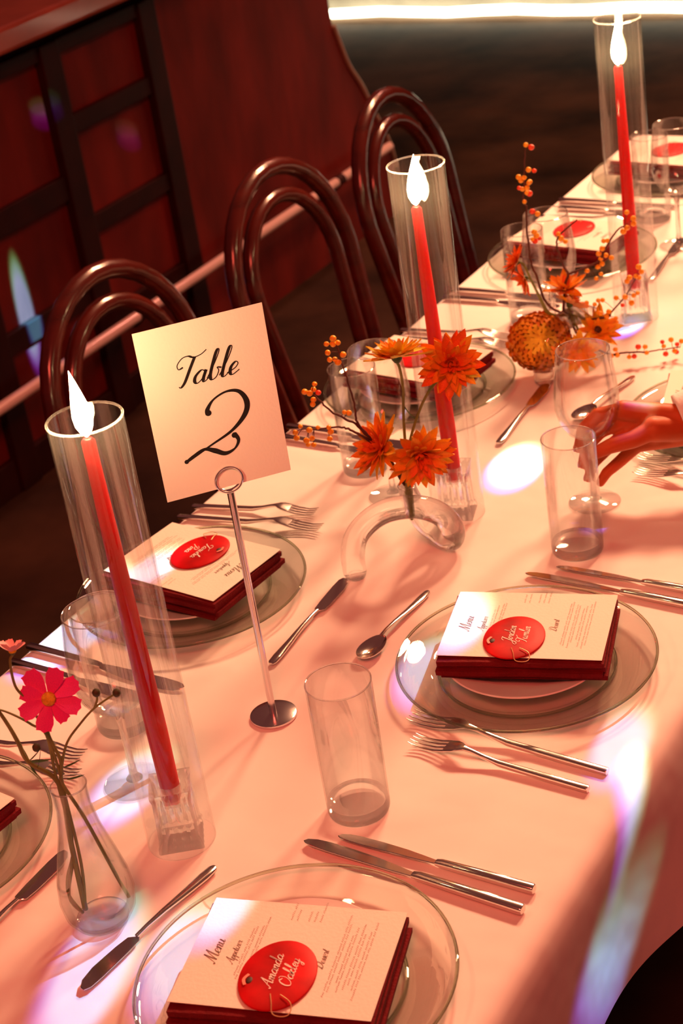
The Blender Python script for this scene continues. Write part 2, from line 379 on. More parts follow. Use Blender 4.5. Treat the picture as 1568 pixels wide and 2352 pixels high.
# bar counter along the left of the room, panelled front
BX = -2.12
bar = empty('bar_counter', (BX, 2.5, FL), label='dark red panelled wooden bar with brass foot rail behind the bentwood chairs', cat='bar')
def bl(y): return y-2.5
def bz(z): return z-FL
bm = BM(); box(bm, -.75, -.03, bl(.2), bl(4.10), 0, bz(1.0)); build('carcass', bm, 'bar_frame', bar, False)
endp = [(4.128, 1.0), (4.128, .70), (4.132, .618), (4.153, .562), (4.196, .464), (4.265, .37), (4.329, .252), (4.406, .114), (4.43, .02), (4.45, FL), (3.15, FL), (3.15, 1.0)]
bm = BM(); prism(bm, [(bl(y), bz(z)) for y, z in endp], 'x', -.72, -.004); build('end_panel', bm, 'bar_panel', bar, False)
bm = BM(); tube(bm, catmull([(.0, bl(y)+.004, bz(z)) for y, z in endp[2:9]], 4), .0075, 8); build('edge_trim', bm, 'pale_trim', bar)
stiles = [.31, .77, 1.23, 1.69, 2.15, 2.61, 3.07]
for y in stiles:
    bm = BM(); box(bm, -.03, .012, bl(y), bl(y+.08), 0, bz(.965), .004); build('stile', bm, 'bar_frame', bar, False)
for i, y in enumerate(stiles[:-1]):
    rails = [(FL, FL+.1)] + ([(.70, .752), (.405, .458), (.12, .17)] if i % 2 else [(.535, .605), (.22, .28)]) + [(.925, .965)]
    rails.sort()
    for (a, b) in rails:
        bm = BM(); box(bm, -.03, .004, bl(y+.08), bl(y+.46), bz(a), bz(b), .003); build('rail', bm, 'bar_frame', bar, False)
    for (a, b) in zip(rails, rails[1:]):
        bm = BM(); box(bm, -.03, -.016, bl(y+.08), bl(y+.46), bz(a[1]), bz(b[0])); build('panel', bm, 'bar_panel', bar, False)
bm = BM(); box(bm, -.78, .075, bl(.1), bl(4.14), bz(1.003), bz(1.07), .012); build('counter_top', bm, 'bar_top_wood', bar, False)
fr = BM(); tube(fr, [(.08, bl(.3), bz(.15)), (.08, bl(2.2), bz(.15)), (.08, bl(4.27), bz(.15))], .0165, 14); build('foot_rail', fr, 'brass', bar)
for y in (.5, 1.55, 2.72, 3.9):
    bm = BM(); tube(bm, [(0, bl(y), bz(.11)), (.05, bl(y), bz(.115)), (.08, bl(y), bz(.14))], .011, 8)
    tube(bm, [(.08, bl(y)-.02, bz(.15)), (.08, bl(y)+.02, bz(.15))], .019, 12); build('bracket', bm, 'bar_frame', bar)

# ================================================================== TABLE
TX, TY0, TY1 = 0.440, -0.72, 2.655
tb = empty('dining_table', (0, 1.0, FL), label='long narrow dining table under the white cloth', cat='table')
bm = BM(); box(bm, -TX+.02, TX-.02, TY0+.02-1, TY1-.02-1, TOPZ-.03-FL, TOPZ-.006-FL); build('tabletop', bm, 'bar_frame', tb, False)
for x in (-.34, .34):
    for y in (TY0+.25-1, TY1-.25-1):
        bm = BM(); box(bm, x-.025, x+.025, y-.025, y+.025, 0, TOPZ-.03-FL, .004); build('leg', bm, 'bar_frame', tb, False)
def cloth():
    bm = BM(); n1, n2 = 70, 260
    rc = .03
    per = []
    x0, x1, y0, y1 = -TX, TX, TY0, TY1
    def seg(a, b, n): return [(a[0]+(b[0]-a[0])*i/n, a[1]+(b[1]-a[1])*i/n) for i in range(n)]
    def arc(cx, cy, a0, n=6): return [(cx+rc*math.cos(a0+PI/2*i/n), cy+rc*math.sin(a0+PI/2*i/n)) for i in range(n)]
    per += seg((x1, y0+rc), (x1, y1-rc), n2); per += arc(x1-rc, y1-rc, 0)
    per += seg((x1-rc, y1), (x0+rc, y1), n1); per += arc(x0+rc, y1-rc, PI/2)
    per += seg((x0, y1-rc), (x0, y0+rc), n2); per += arc(x0+rc, y0+rc, PI)
    per += seg((x0+rc, y0), (x1-rc, y0), n1); per += arc(x1-rc, y0+rc, -PI/2)
    n = len(per); nor = []; length = 0; ss = []
    for i in range(n):
        a, b = per[i-1], per[(i+1) % n]; d = Vector((b[0]-a[0], b[1]-a[1])).normalized(); nor.append((d.y, -d.x))
        ss.append(length); length += math.dist(per[i], per[(i+1) % n])
    rows = []
    prof = [(-.022, 0.0), (-.012, -.0015), (-.004, -.006), (.002, -.014), (.005, -.03)] + [(.006, -.03-.19*k/9) for k in range(1, 10)]
    for (o, dz) in prof:
        row = []
        for i in range(n):
            s = ss[i]; t = min(1, max(0, -dz-.012)/.2)
            rip = (.55*math.sin(s*11.0+1.3*math.sin(s*2.1))+.35*math.sin(s*23+2*math.sin(s*3.3)))
            off = o+t*(.012+.028*rip) ; z = dz*(1+.06*math.sin(s*5.1+.6)*t)
            row.append(bm.verts.new((per[i][0]+nor[i][0]*off, per[i][1]+nor[i][1]*off, TOPZ+z)))
        rows.append(row)
    bm.faces.new(rows[0])
    for a, b in zip(rows, rows[1:]):
        for i in range(n):
            j = (i+1) % n; bm.faces.new((a[i], b[i], b[j], a[j]))
    bmesh.ops.recalc_face_normals(bm, faces=bm.faces)
    return bm
tag(build('tablecloth', cloth(), 'linen'), 'long white linen cloth covering the dining table', 'tablecloth')

# ================================================================== CHAIRS
def chair(label):
    c = empty('bentwood_chair', (0, 0, 0), 0, label, 'chair', 'bentwood chairs along the bar side of the table')
    SZ = .552; TP = 1.074
    def backx(z): return -.20-.10*max(0, (z-SZ)/(TP-SZ))
    def hoop(hw, top, zb, r):
        pts = []
        zs = top-hw*1.05
        for k in range(9): z = zb+(zs-zb)*k/9; pts.append((backx(z), -hw*(.86+.14*k/9), z))
        for k in range(17):
            a = PI*k/16; pts.append((backx(zs+(top-zs)*math.sin(a)), -hw*math.cos(a), zs+(top-zs)*math.sin(a)))
        for k in range(8, -1, -1): z = zb+(zs-zb)*k/9; pts.append((backx(z), hw*(.86+.14*k/9), z))
        bm = BM(); tube(bm, pts, r, 12); return bm
    build('outer_back_hoop', hoop(.215, TP, SZ-.02, .0185), 'bentwood', c)
    build('inner_back_hoop', hoop(.158, TP-.058, SZ-.01, .0165), 'bentwood', c)
    bm = BM(); lathe(bm, [(.205, SZ-.03), (.24, SZ-.03), (.246, SZ-.01), (.238, SZ+.008), (.205, SZ+.006)], 40, closed=True); build('seat_ring', bm, 'bentwood', c)
    bm = BM(); lathe(bm, [(0, SZ-.012), (.207, SZ-.010), (.207, SZ+.002), (0, SZ)], 40); build('seat', bm, 'cane', c)
    for sy in (-1, 1):
        bm = BM(); tube(bm, catmull([(-.20, sy*.185, SZ-.01), (-.205, sy*.19, .35), (-.225, sy*.2, .15), (-.26, sy*.215, 0)], 4), [.0185, .014], 12); build('rear_leg', bm, 'bentwood', c)
        bm = BM(); tube(bm, catmull([(.17, sy*.15, SZ-.015), (.185, sy*.165, .35), (.195, sy*.175, .15), (.21, sy*.185, 0)], 4), [.019, .014], 12); build('front_leg', bm, 'bentwood', c)
    bm = BM(); tube(bm, [(.165*math.cos(2*PI*k/32), .165*math.sin(2*PI*k/32), .24) for k in range(32)], .011, 8, closed=True); build('leg_ring', bm, 'bentwood', c)
    return c
c0 = chair('bentwood chair behind the table number card, nearest the camera')
c0.location = (-.625, 1.265, FL)
for y, lb, dz in ((1.845, 'bentwood chair between the table number card and the middle tall candle', 0), (2.36, 'bentwood chair farthest from the camera, behind the middle candle flame', .06)):
    c = copy_tree(c0); c.location = (-.615, y, FL); c.rotation_euler = (0, 0, dz); c['label'] = lb

# ================================================================== TABLEWARE
def thing_copies(proto, n): return [proto]+[copy_tree(proto) for _ in range(n-1)]
# --- chargers
def charger():
    t = empty('charger_plate')
    bm = BM(); lathe(bm, [(0, .003), (.098, .003), (.104, .002), (.108, .005), (.118, .011), (.150, .0165), (.1585, .0185), (.160, .0205), (.1585, .0225), (.150, .0205), (.117, .0150), (.106, .0090), (.098, .0070), (0, .0070)], 96); build('dish', bm, 'plate_glass', t)
    bm = BM(); tube(bm, [(.1592*math.cos(2*PI*k/96), .1592*math.sin(2*PI*k/96), .0206) for k in range(96)], .0019, 8, closed=True); build('rim', bm, 'edge_glass', t)
    bm = BM(); tube(bm, [(.1085*math.cos(2*PI*k/96), .1085*math.sin(2*PI*k/96), .0052) for k in range(96)], .0022, 8, closed=True); build('foot_ring', bm, 'edge_glass', t)
    return t
def side_plate():
    bm = BM(); lathe(bm, [(0, .0), (.05, .0), (.056, -.0005), (.062, .003), (.080, .010), (.100, .0165), (.1015, .0180), (.100, .0192), (.080, .0135), (.060, .0065), (0, .005)], 72)
    return build('side_plate', bm, 'porcelain')
def napkin(rz_fold=0):
    t = empty('napkin')
    hx, hy = .0745, .1005
    for k in range(4):
        z = .0005+k*.0066; bm = BM(); ox = (.0025, -.002, .003, 0)[k]; oy = (-.003, .002, -.001, 0)[k]
        n = 10
        # each fold layer is a softly sagging slab
        T = [[None]*(n+1) for _ in range(n+1)]; B_ = [[None]*(n+1) for _ in range(n+1)]
        for i in range(n+1):
            for j in range(n+1):
                x = -hx+2*hx*i/n; y = -hy+2*hy*j/n
                e = max(abs(x)/hx, abs(y)/hy)
                sag = -.0012*e**6 + .0006*math.sin(x*60+k)+.0006*math.sin(y*45+2*k)
                T[i][j] = bm.verts.new((x+ox, y+oy, z+.0066+sag)); B_[i][j] = bm.verts.new((x*.995+ox, y*.995+oy, z+(sag if k else 0)))
        for i in range(n):
            for j in range(n):
                bm.faces.new((T[i][j], T[i+1][j], T[i+1][j+1], T[i][j+1])); bm.faces.new((B_[i][j], B_[i][j+1], B_[i+1][j+1], B_[i+1][j]))
        ed = [(i, 0) for i in range(n)]+[(n, j) for j in range(n)]+[(i, n) for i in range(n, 0, -1)]+[(0, j) for j in range(n, 0, -1)]
        for a, b in zip(ed, ed[1:]+ed[:1]): bm.faces.new((T[a[0]][a[1]], B_[a[0]][a[1]], B_[b[0]][b[1]], T[b[0]][b[1]]))
        bmesh.ops.recalc_face_normals(bm, faces=bm.faces)
        build('fold', bm, 'burgundy', t)
    return t
def menu_card(seed):
    rnd = random.Random(seed)
    t = empty('menu_card')
    hx, hy = .0725, .100
    bm = BM(); box(bm, -hx, hx, -hy, hy, 0, .0006); build('sheet', bm, 'paper', t, False)
    z = .00085
    for wd_, yy, hh in (('Menu', .070, .0155), ('Appetizer', .0525, .0095), ('Dessert', -.037, .0100)):
        bm = BM(); write_c(bm, wd_, 0, yy, hh, z, wmin=.035, wmax=.10); build('heading_lettering', bm, 'grey_ink', t, False)
    bm = BM()
    for i, y in enumerate((.0455, .0425, .0370, .0340, -.047, -.050, -.0555, -.0585, -.064, -.0675, -.0725, -.0760)):
        scribble(bm, 0, y, rnd.uniform(.055, .10), z, rnd=rnd)
    for y in (.012, .006, -.006, -.012, -.018):
        scribble(bm, .057, y, .016, z, rnd=rnd); scribble(bm, -.057, y, .016, z, rnd=rnd)
    build('body_lettering', bm, 'grey_ink', t, False)['kind'] = 'stuff'
    return t
def name_tag(lines, seed):
    t = empty('name_tag')
    bm = BM(); lathe(bm, [(0, 0), (.0455, 0), (.0468, .0010), (.0462, .0022), (.044, .0030), (.030, .0042), (.015, .0047), (0, .0048)], 56)
    bmesh.ops.scale(bm, vec=(1.0, .80, 1), verts=bm.verts)
    build('disc', bm, 'red_tag', t)
    z = .0062
    if lines:
        for ln, yy, zz in ((lines[0], .000, z-.0010), (lines[1], -.0175, z-.0012)):
            bm = BM(); write_c(bm, ln, .003, yy, .0135, zz, wmin=.045, wmax=.10); build('name_lettering', bm, 'white_ink', t, False)
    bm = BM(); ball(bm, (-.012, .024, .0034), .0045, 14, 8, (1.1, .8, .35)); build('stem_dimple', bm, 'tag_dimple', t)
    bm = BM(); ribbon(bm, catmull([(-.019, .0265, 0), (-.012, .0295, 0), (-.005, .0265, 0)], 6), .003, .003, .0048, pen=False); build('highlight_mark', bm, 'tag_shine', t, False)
    bm = BM(); tube(bm, catmull([(-.028, -.002, .0052), (-.038, -.006, .0048), (-.049, -.010, .0018), (-.051, -.020, .0014), (-.046, -.026, .0014), (-.036, -.024, .0046), (-.028, -.012, .0054)], 6), .00055, 6); build('gold_cord', bm, 'gold_ink', t)
    return t
P_CH = charger(); P_SP = side_plate(); P_NP = napkin(); used = {}
def take(key, proto):
    if key not in used: used[key] = 1; return proto
    return copy_tree(proto)
seats = [  # x, y, text rotation (deg), name, description of the place, menu dx, dy
    ('L0', -.285, .030, -97, None, 'at the lower left edge of the picture'),
    ('L1', -.287, .604, -96.6, ('Tanisha', 'Pina'), 'behind the table number card rod'),
    ('L2', -.281, 1.279, -97, ('', ''), 'behind the orange dahlias'),
    ('L3', -.262, 1.878, -97, ('', ''), 'behind the bronze chrysanthemum'),
    ('L4', -.245, 2.354, -97, ('', ''), 'at the far end of the table'),
    ('R0', .244, .005, 104.4, ('Amanda', 'Oakley'), 'at the bottom of the picture'),
    ('R1', .228, .584, 104.4, ('Jordan', 'Tumlin'), 'right of the table number card'),
    ('R2', .255, 1.280, 104.4, None, 'beside the hand in the white sleeve'),
]
for key, x, y, rz, nm, where in seats:
    rz = math.radians(rz)
    c = take('ch', P_CH); c.location = (x, y, TOPZ); tag(c, 'clear glass charger plate '+where, 'plate', 'glass charger plates')
    c = take('sp', P_SP); c.location = (x, y, TOPZ+.0078); tag(c, 'small white plate under the burgundy napkin '+where, 'plate', 'small white plates')
    up = Vector((-math.sin(rz), math.cos(rz)))
    nx, ny = {'R1': (.229, .597), 'R0': (.252, -.008), 'L1': (-.282, .610)}.get(key, (x, y+.006))
    c = take('np', P_NP); c.location = (nx+.001, ny-.004, TOPZ+.0275); c.rotation_euler = (0, 0, rz+.03); tag(c, 'folded burgundy napkin under the menu card '+where, 'napkin', 'burgundy napkins')
    m = menu_card(hash(key) % 1000 if False else len(used)*7+int(abs(y)*100)); m.location = (nx, ny, TOPZ+.0555); m.rotation_euler = (0, 0, rz)
    tag(m, 'cream printed menu card '+where, 'menu', 'menu cards')
    if nm is not None:
        tx, ty = {'R1': (.226, .563), 'R0': (.256, -.036), 'L1': (-.281, .630)}.get(key, (nx, ny+.012))
        g = name_tag(nm if nm[0] else None, 1); g.location = (tx, ty, TOPZ+.0565); g.rotation_euler = (0, 0, rz)
        tag(g, 'red oval name tag lying on the menu card '+where, 'name tag', 'red name tags')

# --- cutlery
def fork():
    t = empty('dinner_fork')
    bm = BM(); sweep(bm, [(0, 0, .0040, .0086, .0060), (.002, 0, .0040, .0098, .0072), (.06, 0, .0046, .0094, .0072), (.128, 0, .0062, .0080, .0066), (.150, 0, .0095, .0056, .0048), (.170, 0, .0135, .0056, .0042), (.180, 0, .0150, .0085, .0036)], 12, .5); build('handle', bm, 'steel', t)
    bm = BM(); sweep(bm, [(.179, 0, .0150, .0080, .0036), (.186, 0, .0150, .0170, .0030), (.194, 0, .0138, .0235, .0026), (.208, 0, .0108, .0250, .0024)], 14, .6)
    for k in range(4):
        y = -.0106+.00707*k
        sweep(bm, [(.206, y, .0112, .0042, .0022), (.222, y, .0078, .0036, .0020), (.242, y*.97, .0062, .0030, .0018), (.256, y*.95, .0078, .0022, .0016), (.262, y*.94, .0095, .0010, .0010)], 8, .7)
    build('head', bm, 'steel', t)
    return t
def knife():
    t = empty('dinner_knife')
    bm = BM(); sweep(bm, [(0, 0, .0052, .0100, .0080), (.002, 0, .0052, .0118, .0100), (.07, 0, .0052, .0112, .0096), (.122, 0, .0052, .0100, .0080), (.130, 0, .0050, .0086, .0050)], 14, .55); build('handle', bm, 'steel', t)
    bm = BM()
    top = [(.126, .0040), (.150, .0056), (.200, .0072), (.235, .0078), (.255, .0070), (.264, .0050), (.268, .0018)]
    bot = [(.266, -.0040), (.256, -.0088), (.240, -.0112), (.210, -.0118), (.175, -.0104), (.150, -.0074), (.126, -.0040)]
    prism(bm, [(a, b) for a, b in top+bot], 'z', .0036, .0054)
    bmesh.ops.bevel(bm, geom=[e for e in bm.edges if abs(e.verts[0].co.z-e.verts[1].co.z) < 1e-6], offset=.0007, segments=1, affect='EDGES')
    bmesh.ops.rotate(bm, cent=(.13, 0, .0045), matrix=Matrix.Rotation(math.radians(14), 3, 'X'), verts=bm.verts)
    build('blade', bm, 'steel', t)
    return t
def butter_knife():
    t = empty('butter_knife')
    bm = BM(); sweep(bm, [(0, 0, .0042, .0060, .0030), (.004, 0, .0042, .0115, .0048), (.02, 0, .0044, .0130, .0056), (.05, 0, .0052, .0100, .0056), (.085, 0, .0072, .0066, .0052), (.112, 0, .0075, .0050, .0046), (.128, 0, .0065, .0050, .0040)], 12, .75); build('handle', bm, 'steel', t)
    bm = BM()
    pl = [(.126, .0024), (.131, .0064), (.150, .0080), (.190, .0092), (.206, .0086), (.213, .0050), (.212, -.0010), (.204, -.0070), (.185, -.0104), (.150, -.0098), (.133, -.0080), (.129, -.0026)]
    prism(bm, pl, 'z', .0044, .0062)
    bmesh.ops.bevel(bm, geom=[e for e in bm.edges if abs(e.verts[0].co.z-e.verts[1].co.z) < 1e-6], offset=.0006, segments=1, affect='EDGES'); build('blade', bm, 'steel', t)
    return t
def spoon():
    t = empty('dessert_spoon')
    bm = BM(); sweep(bm, [(0, 0, .0042, .0050, .0026), (.004, 0, .0042, .0104, .0044), (.022, 0, .0046, .0120, .0050), (.055, 0, .0070, .0088, .0046), (.095, 0, .0115, .0056, .0042), (.118, 0, .0128, .0050, .0040), (.130, 0, .0118, .0062, .0034)], 12, .75); build('handle', bm, 'steel', t)
    bm = BM(); n = 18; rings = []
    for side in (0, 1):
        for k in range(7):
            f = k/6; ring = []
            for i in range(n*2):
                a = 2*PI*i/(n*2); rx, ry = .0290*f, (.0165+.0020*math.cos(a))*f
                d = .0088*(1-f*f)
                ring.append(bm.verts.new((.156+rx*math.cos(a), ry*math.sin(a), .0108-d-(.0012 if side == 0 else 0))))
            rings.append(ring)
    for base in (0, 7):
        for k in range(6):
            a, b = rings[base+k], rings[base+k+1]
            for i in range(2*n): bm.faces.new((a[i], a[(i+1) % (2*n)], b[(i+1) % (2*n)], b[i])) if k else None
        if True: bm.faces.new(rings[base+1])
    for i in range(2*n): bm.faces.new((rings[6][i], rings[6][(i+1) % (2*n)], rings[13][(i+1) % (2*n)], rings[13][i]))
    for r in (rings[0], rings[7]):
        for v in r: bm.verts.remove(v)
    bmesh.ops.recalc_face_normals(bm, faces=bm.faces); build('bowl', bm, 'steel', t)
    return t
LEN = {'fork': .262, 'knife': .268, 'butter': .213, 'spoon': .185}
PROTO = {'fork': fork(), 'knife': knife(), 'butter': butter_knife(), 'spoon': spoon()}
CAT = {'fork': 'fork', 'knife': 'knife', 'butter': 'butter knife', 'spoon': 'spoon'}
GRP = {'fork': 'steel forks', 'knife': 'steel dinner knives', 'butter': 'butter knives', 'spoon': 'dessert spoons'}
cut = [  # kind, handle end, tip, label
 ('fork', (-.435, .822), (-.232, .852), 'upper of two steel forks with handles behind the table number card rod'),
 ('fork', (-.439, .788), (-.200, .812), 'lower of two steel forks beside the plate behind the card rod'),
 ('fork', (.401, .419), (.142, .440), 'steel fork nearest the right glass plate, outlined on the open cloth'),
 ('fork', (.393, .383), (.166, .398), 'steel fork lying next to the cloth edge below the right glass plate'),
 ('fork', (-.41, .215), (-.200, .240), 'upper steel fork behind the pink cosmos stems'),
 ('fork', (-.39, .178), (-.182, .205), 'lower steel fork behind the pink cosmos stems'),
 ('fork', (-.435, 1.500), (-.210, 1.505), 'steel fork partly hidden by the middle tall candle glass'),
 ('fork', (-.430, 1.465), (-.185, 1.470), 'steel fork whose tines show left of the bronze chrysanthemum'),
 ('fork', (-.42, 2.09), (-.19, 2.09), 'steel fork behind the farthest tall candle'),
 ('fork', (.405, 1.115), (.160, 1.135), 'upper steel fork lying under the reaching arm'),
 ('fork', (.410, 1.072), (.172, 1.090), 'lower steel fork lying under the reaching arm'),
 ('knife', (.407, .180), (.137, .198), 'front one of two dinner knives below the near empty tumbler'),
 ('knife', (.405, .212), (.169, .218), 'back one of two dinner knives below the near empty tumbler'),
 ('knife', (.405, .768), (.136, .784), 'left dinner knife above the right glass plate'),
 ('knife', (.408, .802), (.169, .811), 'right dinner knife above the right glass plate'),
 ('knife', (-.432, .418), (-.166, .404), 'back dinner knife behind the pink cosmos flower'),
 ('knife', (-.431, .380), (-.195, .368), 'front dinner knife behind the pink cosmos flower'),
 ('knife', (-.434, 1.100), (-.170, 1.085), 'back dinner knife under the orange berries beside the table number card'),
 ('knife', (-.425, 1.062), (-.190, 1.050), 'front dinner knife under the orange berries beside the table number card'),
 ('knife', (-.440, 1.690), (-.172, 1.690), 'back dinner knife between the middle candle and the far tumbler'),
 ('knife', (-.426, 1.652), (-.190, 1.652), 'front dinner knife between the middle candle and the far tumbler'),
 ('knife', (-.423, 2.187), (-.160, 2.178), 'back dinner knife left of the farthest tall candle'),
 ('knife', (-.405, 2.142), (-.175, 2.135), 'front dinner knife left of the farthest tall candle'),
 ('butter', (-.086, .486), (-.095, .700), 'butter knife with its blade touching the looped glass vase'),
 ('butter', (.066, .126), (.040, -.082), 'dark butter knife lying across the glint at the bottom left'),
 ('butter', (-.066, 1.127), (-.078, 1.345), 'butter knife in front of the bronze chrysanthemum'),
 ('butter', (-.113, -.13), (-.108, .088), 'butter knife leading to the pink cosmos vase at the left edge'),
 ('butter', (-.075, 1.800), (-.090, 2.012), 'butter knife right of the farthest tall candle'),
 ('spoon', (.029, .705), (.026, .526), 'dessert spoon behind the rim of the near empty tumbler'),
 ('spoon', (.048, 1.402), (.022, 1.222), 'dessert spoon seen through the wine glass held by the hand'),
]
first = set()
for kind, a, b, lb in cut:
    if kind in first: o = copy_tree(PROTO[kind])
    else: first.add(kind); o = PROTO[kind]
    d = Vector((b[0]-a[0], b[1]-a[1])); sc = d.length/LEN[kind]
    o.location = (a[0], a[1], TOPZ+.0006); o.rotation_euler = (0, 0, math.atan2(d.y, d.x)); o.scale = (sc, min(1.05, max(sc, .92)), 1)
    tag(o, lb, CAT[kind], GRP[kind])

# --- tumblers
def tumbler():
    t = empty('tumbler'); H = .1724
    bm = BM(); lathe(bm, [(.0355, .010), (.0359, .06), (.0362, .12), (.0365, H-.001), (.0358, H), (.0350, H-.001), (.0347, .12), (.0344, .06), (.0338, .017)], 56); build('wall', bm, 'glass', t)
    bm = BM(); lathe(bm, [(0, .0006), (.030, .0006), (.0338, .0020), (.0352, .005), (.0355, .0102), (.0346, .0140), (.0338, .0172), (.031, .0146), (.022, .0130), (0, .0126)], 56); build('base', bm, 'solid_glass', t)
    bm = BM(); tube(bm, [(.0358*math.cos(2*PI*k/56), .0358*math.sin(2*PI*k/56), H) for k in range(56)], .0009, 8, closed=True); build('rim', bm, 'solid_glass', t)
    return t
def wine_glass():
    t = empty('wine_glass')
    bm = BM(); lathe(bm, [(.0055, .104), (.016, .106), (.030, .116), (.040, .132), (.0448, .152), (.0452, .170), (.0425, .200), (.0372, .2385), (.0366, .2392), (.0360, .2385), (.0412, .200), (.0438, .170), (.0434, .152), (.0386, .133), (.0288, .1175), (.015, .108), (.0, .107)], 56); build('bowl', bm, 'glass', t)
    bm = BM(); lathe(bm, [(0, .0046), (.010, .0072), (.0052, .014), (.0042, .03), (.0040, .06), (.0043, .085), (.0058, .098), (.010, .1045), (0, .1050)], 32); sg = build('stem', bm, 'solid_glass', t)
    bm = BM(); lathe(bm, [(0, .0008), (.036, .0008), (.0372, .0018), (.036, .0028), (.022, .0044), (.010, .0072), (0, .0073)], 48); ft = build('foot', bm, 'glass', t)
    bm = BM(); tube(bm, [(.0366*math.cos(2*PI*k/56), .0366*math.sin(2*PI*k/56), .2388) for k in range(56)], .0008, 8, closed=True); build('rim', bm, 'solid_glass', t)
    return t
pt = tumbler()
tl = [((.165, .2706), 'empty tall tumbler nearest the camera, on the open cloth'), ((.1764, .8657), 'empty tall tumbler in front of the reaching hand'),
      ((-.2333, 1.0044), 'tall tumbler behind the orange berry sprigs'), ((-.195, .318), 'tall tumbler half hidden behind the nearest tall candle'),
      ((-.221, 1.590), 'tall tumbler with a red flower in front of it'), ((-.188, 2.113), 'tall tumbler behind the farthest tall candle')]
for i, (p, lb) in enumerate(tl):
    o = pt if i == 0 else copy_tree(pt); o.location = (p[0], p[1], TOPZ+.0004); tag(o, lb, 'glass', 'tall tumblers')
pw = wine_glass()
wl = [((.147, .997), 'empty wine glass held by the hand, in front of the bronze chrysanthemum'), ((-.150, .939), 'wine glass behind the looped vase with orange dahlias'),
      ((-.113, .224), 'wine glass behind the nearest red candle'), ((-.129, 1.497), 'wine glass behind the upright berry branch'),
      ((-.087, 1.983), 'wine glass right of the farthest tall candle')]
for i, (p, lb) in enumerate(wl):
    o = pw if i == 0 else copy_tree(pw); o.location = (p[0], p[1], TOPZ+.0004); tag(o, lb, 'wine glass', 'wine glasses')

# --- tall candles in glass chimneys
HR, HH = .0384, .5218
def hurricane():
    bm = BM(); lathe(bm, [(HR, 0.0006), (HR, HH-.001), (HR-.0007, HH), (HR-.0014, HH-.001), (HR-.0014, .0006)], 64, closed=True)
    o = empty('glass_chimney'); build('cylinder', bm, 'hurricane_glass', o)
    bm = BM(); tube(bm, [((HR-.0007)*math.cos(2*PI*k/64), (HR-.0007)*math.sin(2*PI*k/64), HH) for k in range(64)], .0013, 8, closed=True); build('rim', bm, 'ground_rim', o)
    return o
def holder():
    t = empty('candle_holder')
    a = .0235; H = .078
    # square fluted block with a socket
    def sq(h, z, fl=0.0, n=20):
        pts = []
        for s in range(4):
            for k in range(n):
                f = -1+2*k/n; w = h-(fl*(0.5-0.5*math.cos(2*PI*k*2/n*2.5)) if 0 < k < n else 0)
                x, y = [(f*h, -w), (w, f*h), (-f*h, w), (-w, -f*h)][s]; pts.append((x, y, z))
        return pts
    bm = BM(); rings = []
    for h, z, fl in ((a*1.02, .0004, 0), (a*1.08, .003, .001), (a*1.06, .010, .0028), (a*.98, .014, .0032), (a*.93, .045, .0034), (a*.90, .068, .0028), (a*.97, .0735, .0004), (a*.98, H, 0)):
        rings.append([bm.verts.new(p) for p in sq(h, z, fl)])
    n = len(rings[0])
    for p, q in zip(rings, rings[1:]):
        for i in range(n): bm.faces.new((p[i], p[(i+1) % n], q[(i+1) % n], q[i]))
    bm.faces.new(rings[0][::-1])
    hole = [[bm.verts.new((r*math.cos(-3*PI/4+2*PI*i/n), r*math.sin(-3*PI/4+2*PI*i/n), z)) for i in range(n)] for r, z in ((.0122, H), (.0118, .058), (.0105, .054))]
    for p, q in [(rings[-1], hole[0]), (hole[0], hole[1]), (hole[1], hole[2])]:
        for i in range(n): bm.faces.new((p[i], p[(i+1) % n], q[(i+1) % n], q[i]))
    bm.faces.new(hole[2])
    bmesh.ops.recalc_face_normals(bm, faces=bm.faces)
    o = build('block', bm, 'crystal', t, True)
    return t
def candle(top, dx, dy, flame_lean):
    t = empty('taper_candle'); b = .0585; H = top-b
    P_ = [Vector((dx*k/10, dy*k/10, H*k/10)) for k in range(11)]
    bm = BM(); tube(bm, P_+[P_[-1]+Vector((0, 0, .003))], [.0108]+[.0112]*1+[.0124-.0054*(k/10)**1.2 for k in range(2, 11)]+[.0045], 20); build('shaft', bm, 'wax', t)
    tp = P_[-1]
    bm = BM(); tube(bm, [tp, tp+Vector((0, 0, .006)), tp+Vector((.001, 0, .012))], .0009, 6); wk = build('wick', bm, 'wick', t)
    bm = BM(); fl = []
    prof = [(.0, .004), (.0050, .009), (.0088, .017), (.0098, .027), (.0080, .040), (.0048, .054), (.0020, .066), (0, .074)]
    lathe(bm, prof, 16, tp)
    for v in bm.verts:
        h = max(0, (v.co.z-tp.z-.012))/.06; v.co.x += flame_lean[0]*h*h; v.co.y += flame_lean[1]*h*h
    build('flame', bm, 'flame', wk)
    return t
hp = hurricane(); kp = holder()
for i, (x, y, top, dx, dy, lean, wh, rz) in enumerate([(-.0, .157, .498, -.001, -.001, (-.006, .002), 'nearest', .62), (-.031, .917, .462, -.005, -.003, (.004, .002), 'middle', .30), (-.040, 1.640, .442, -.003, -.002, (.0, .004), 'farthest', .50)]):
    o = hp if i == 0 else copy_tree(hp); o.location = (x, y, TOPZ+.0003); tag(o, 'tall clear glass cylinder around the '+wh+' red candle', 'candle chimney', 'glass candle chimneys')
    o = kp if i == 0 else copy_tree(kp); o.location = (x, y, TOPZ+.0003); o.rotation_euler = (0, 0, rz); tag(o, 'square fluted crystal holder under the '+wh+' red candle', 'candle holder', 'crystal candle holders')
    c = candle(top, dx, dy, lean); c.location = (x, y, TOPZ+.0586); tag(c, wh+' lit red taper candle', 'candle', 'lit red taper candles')

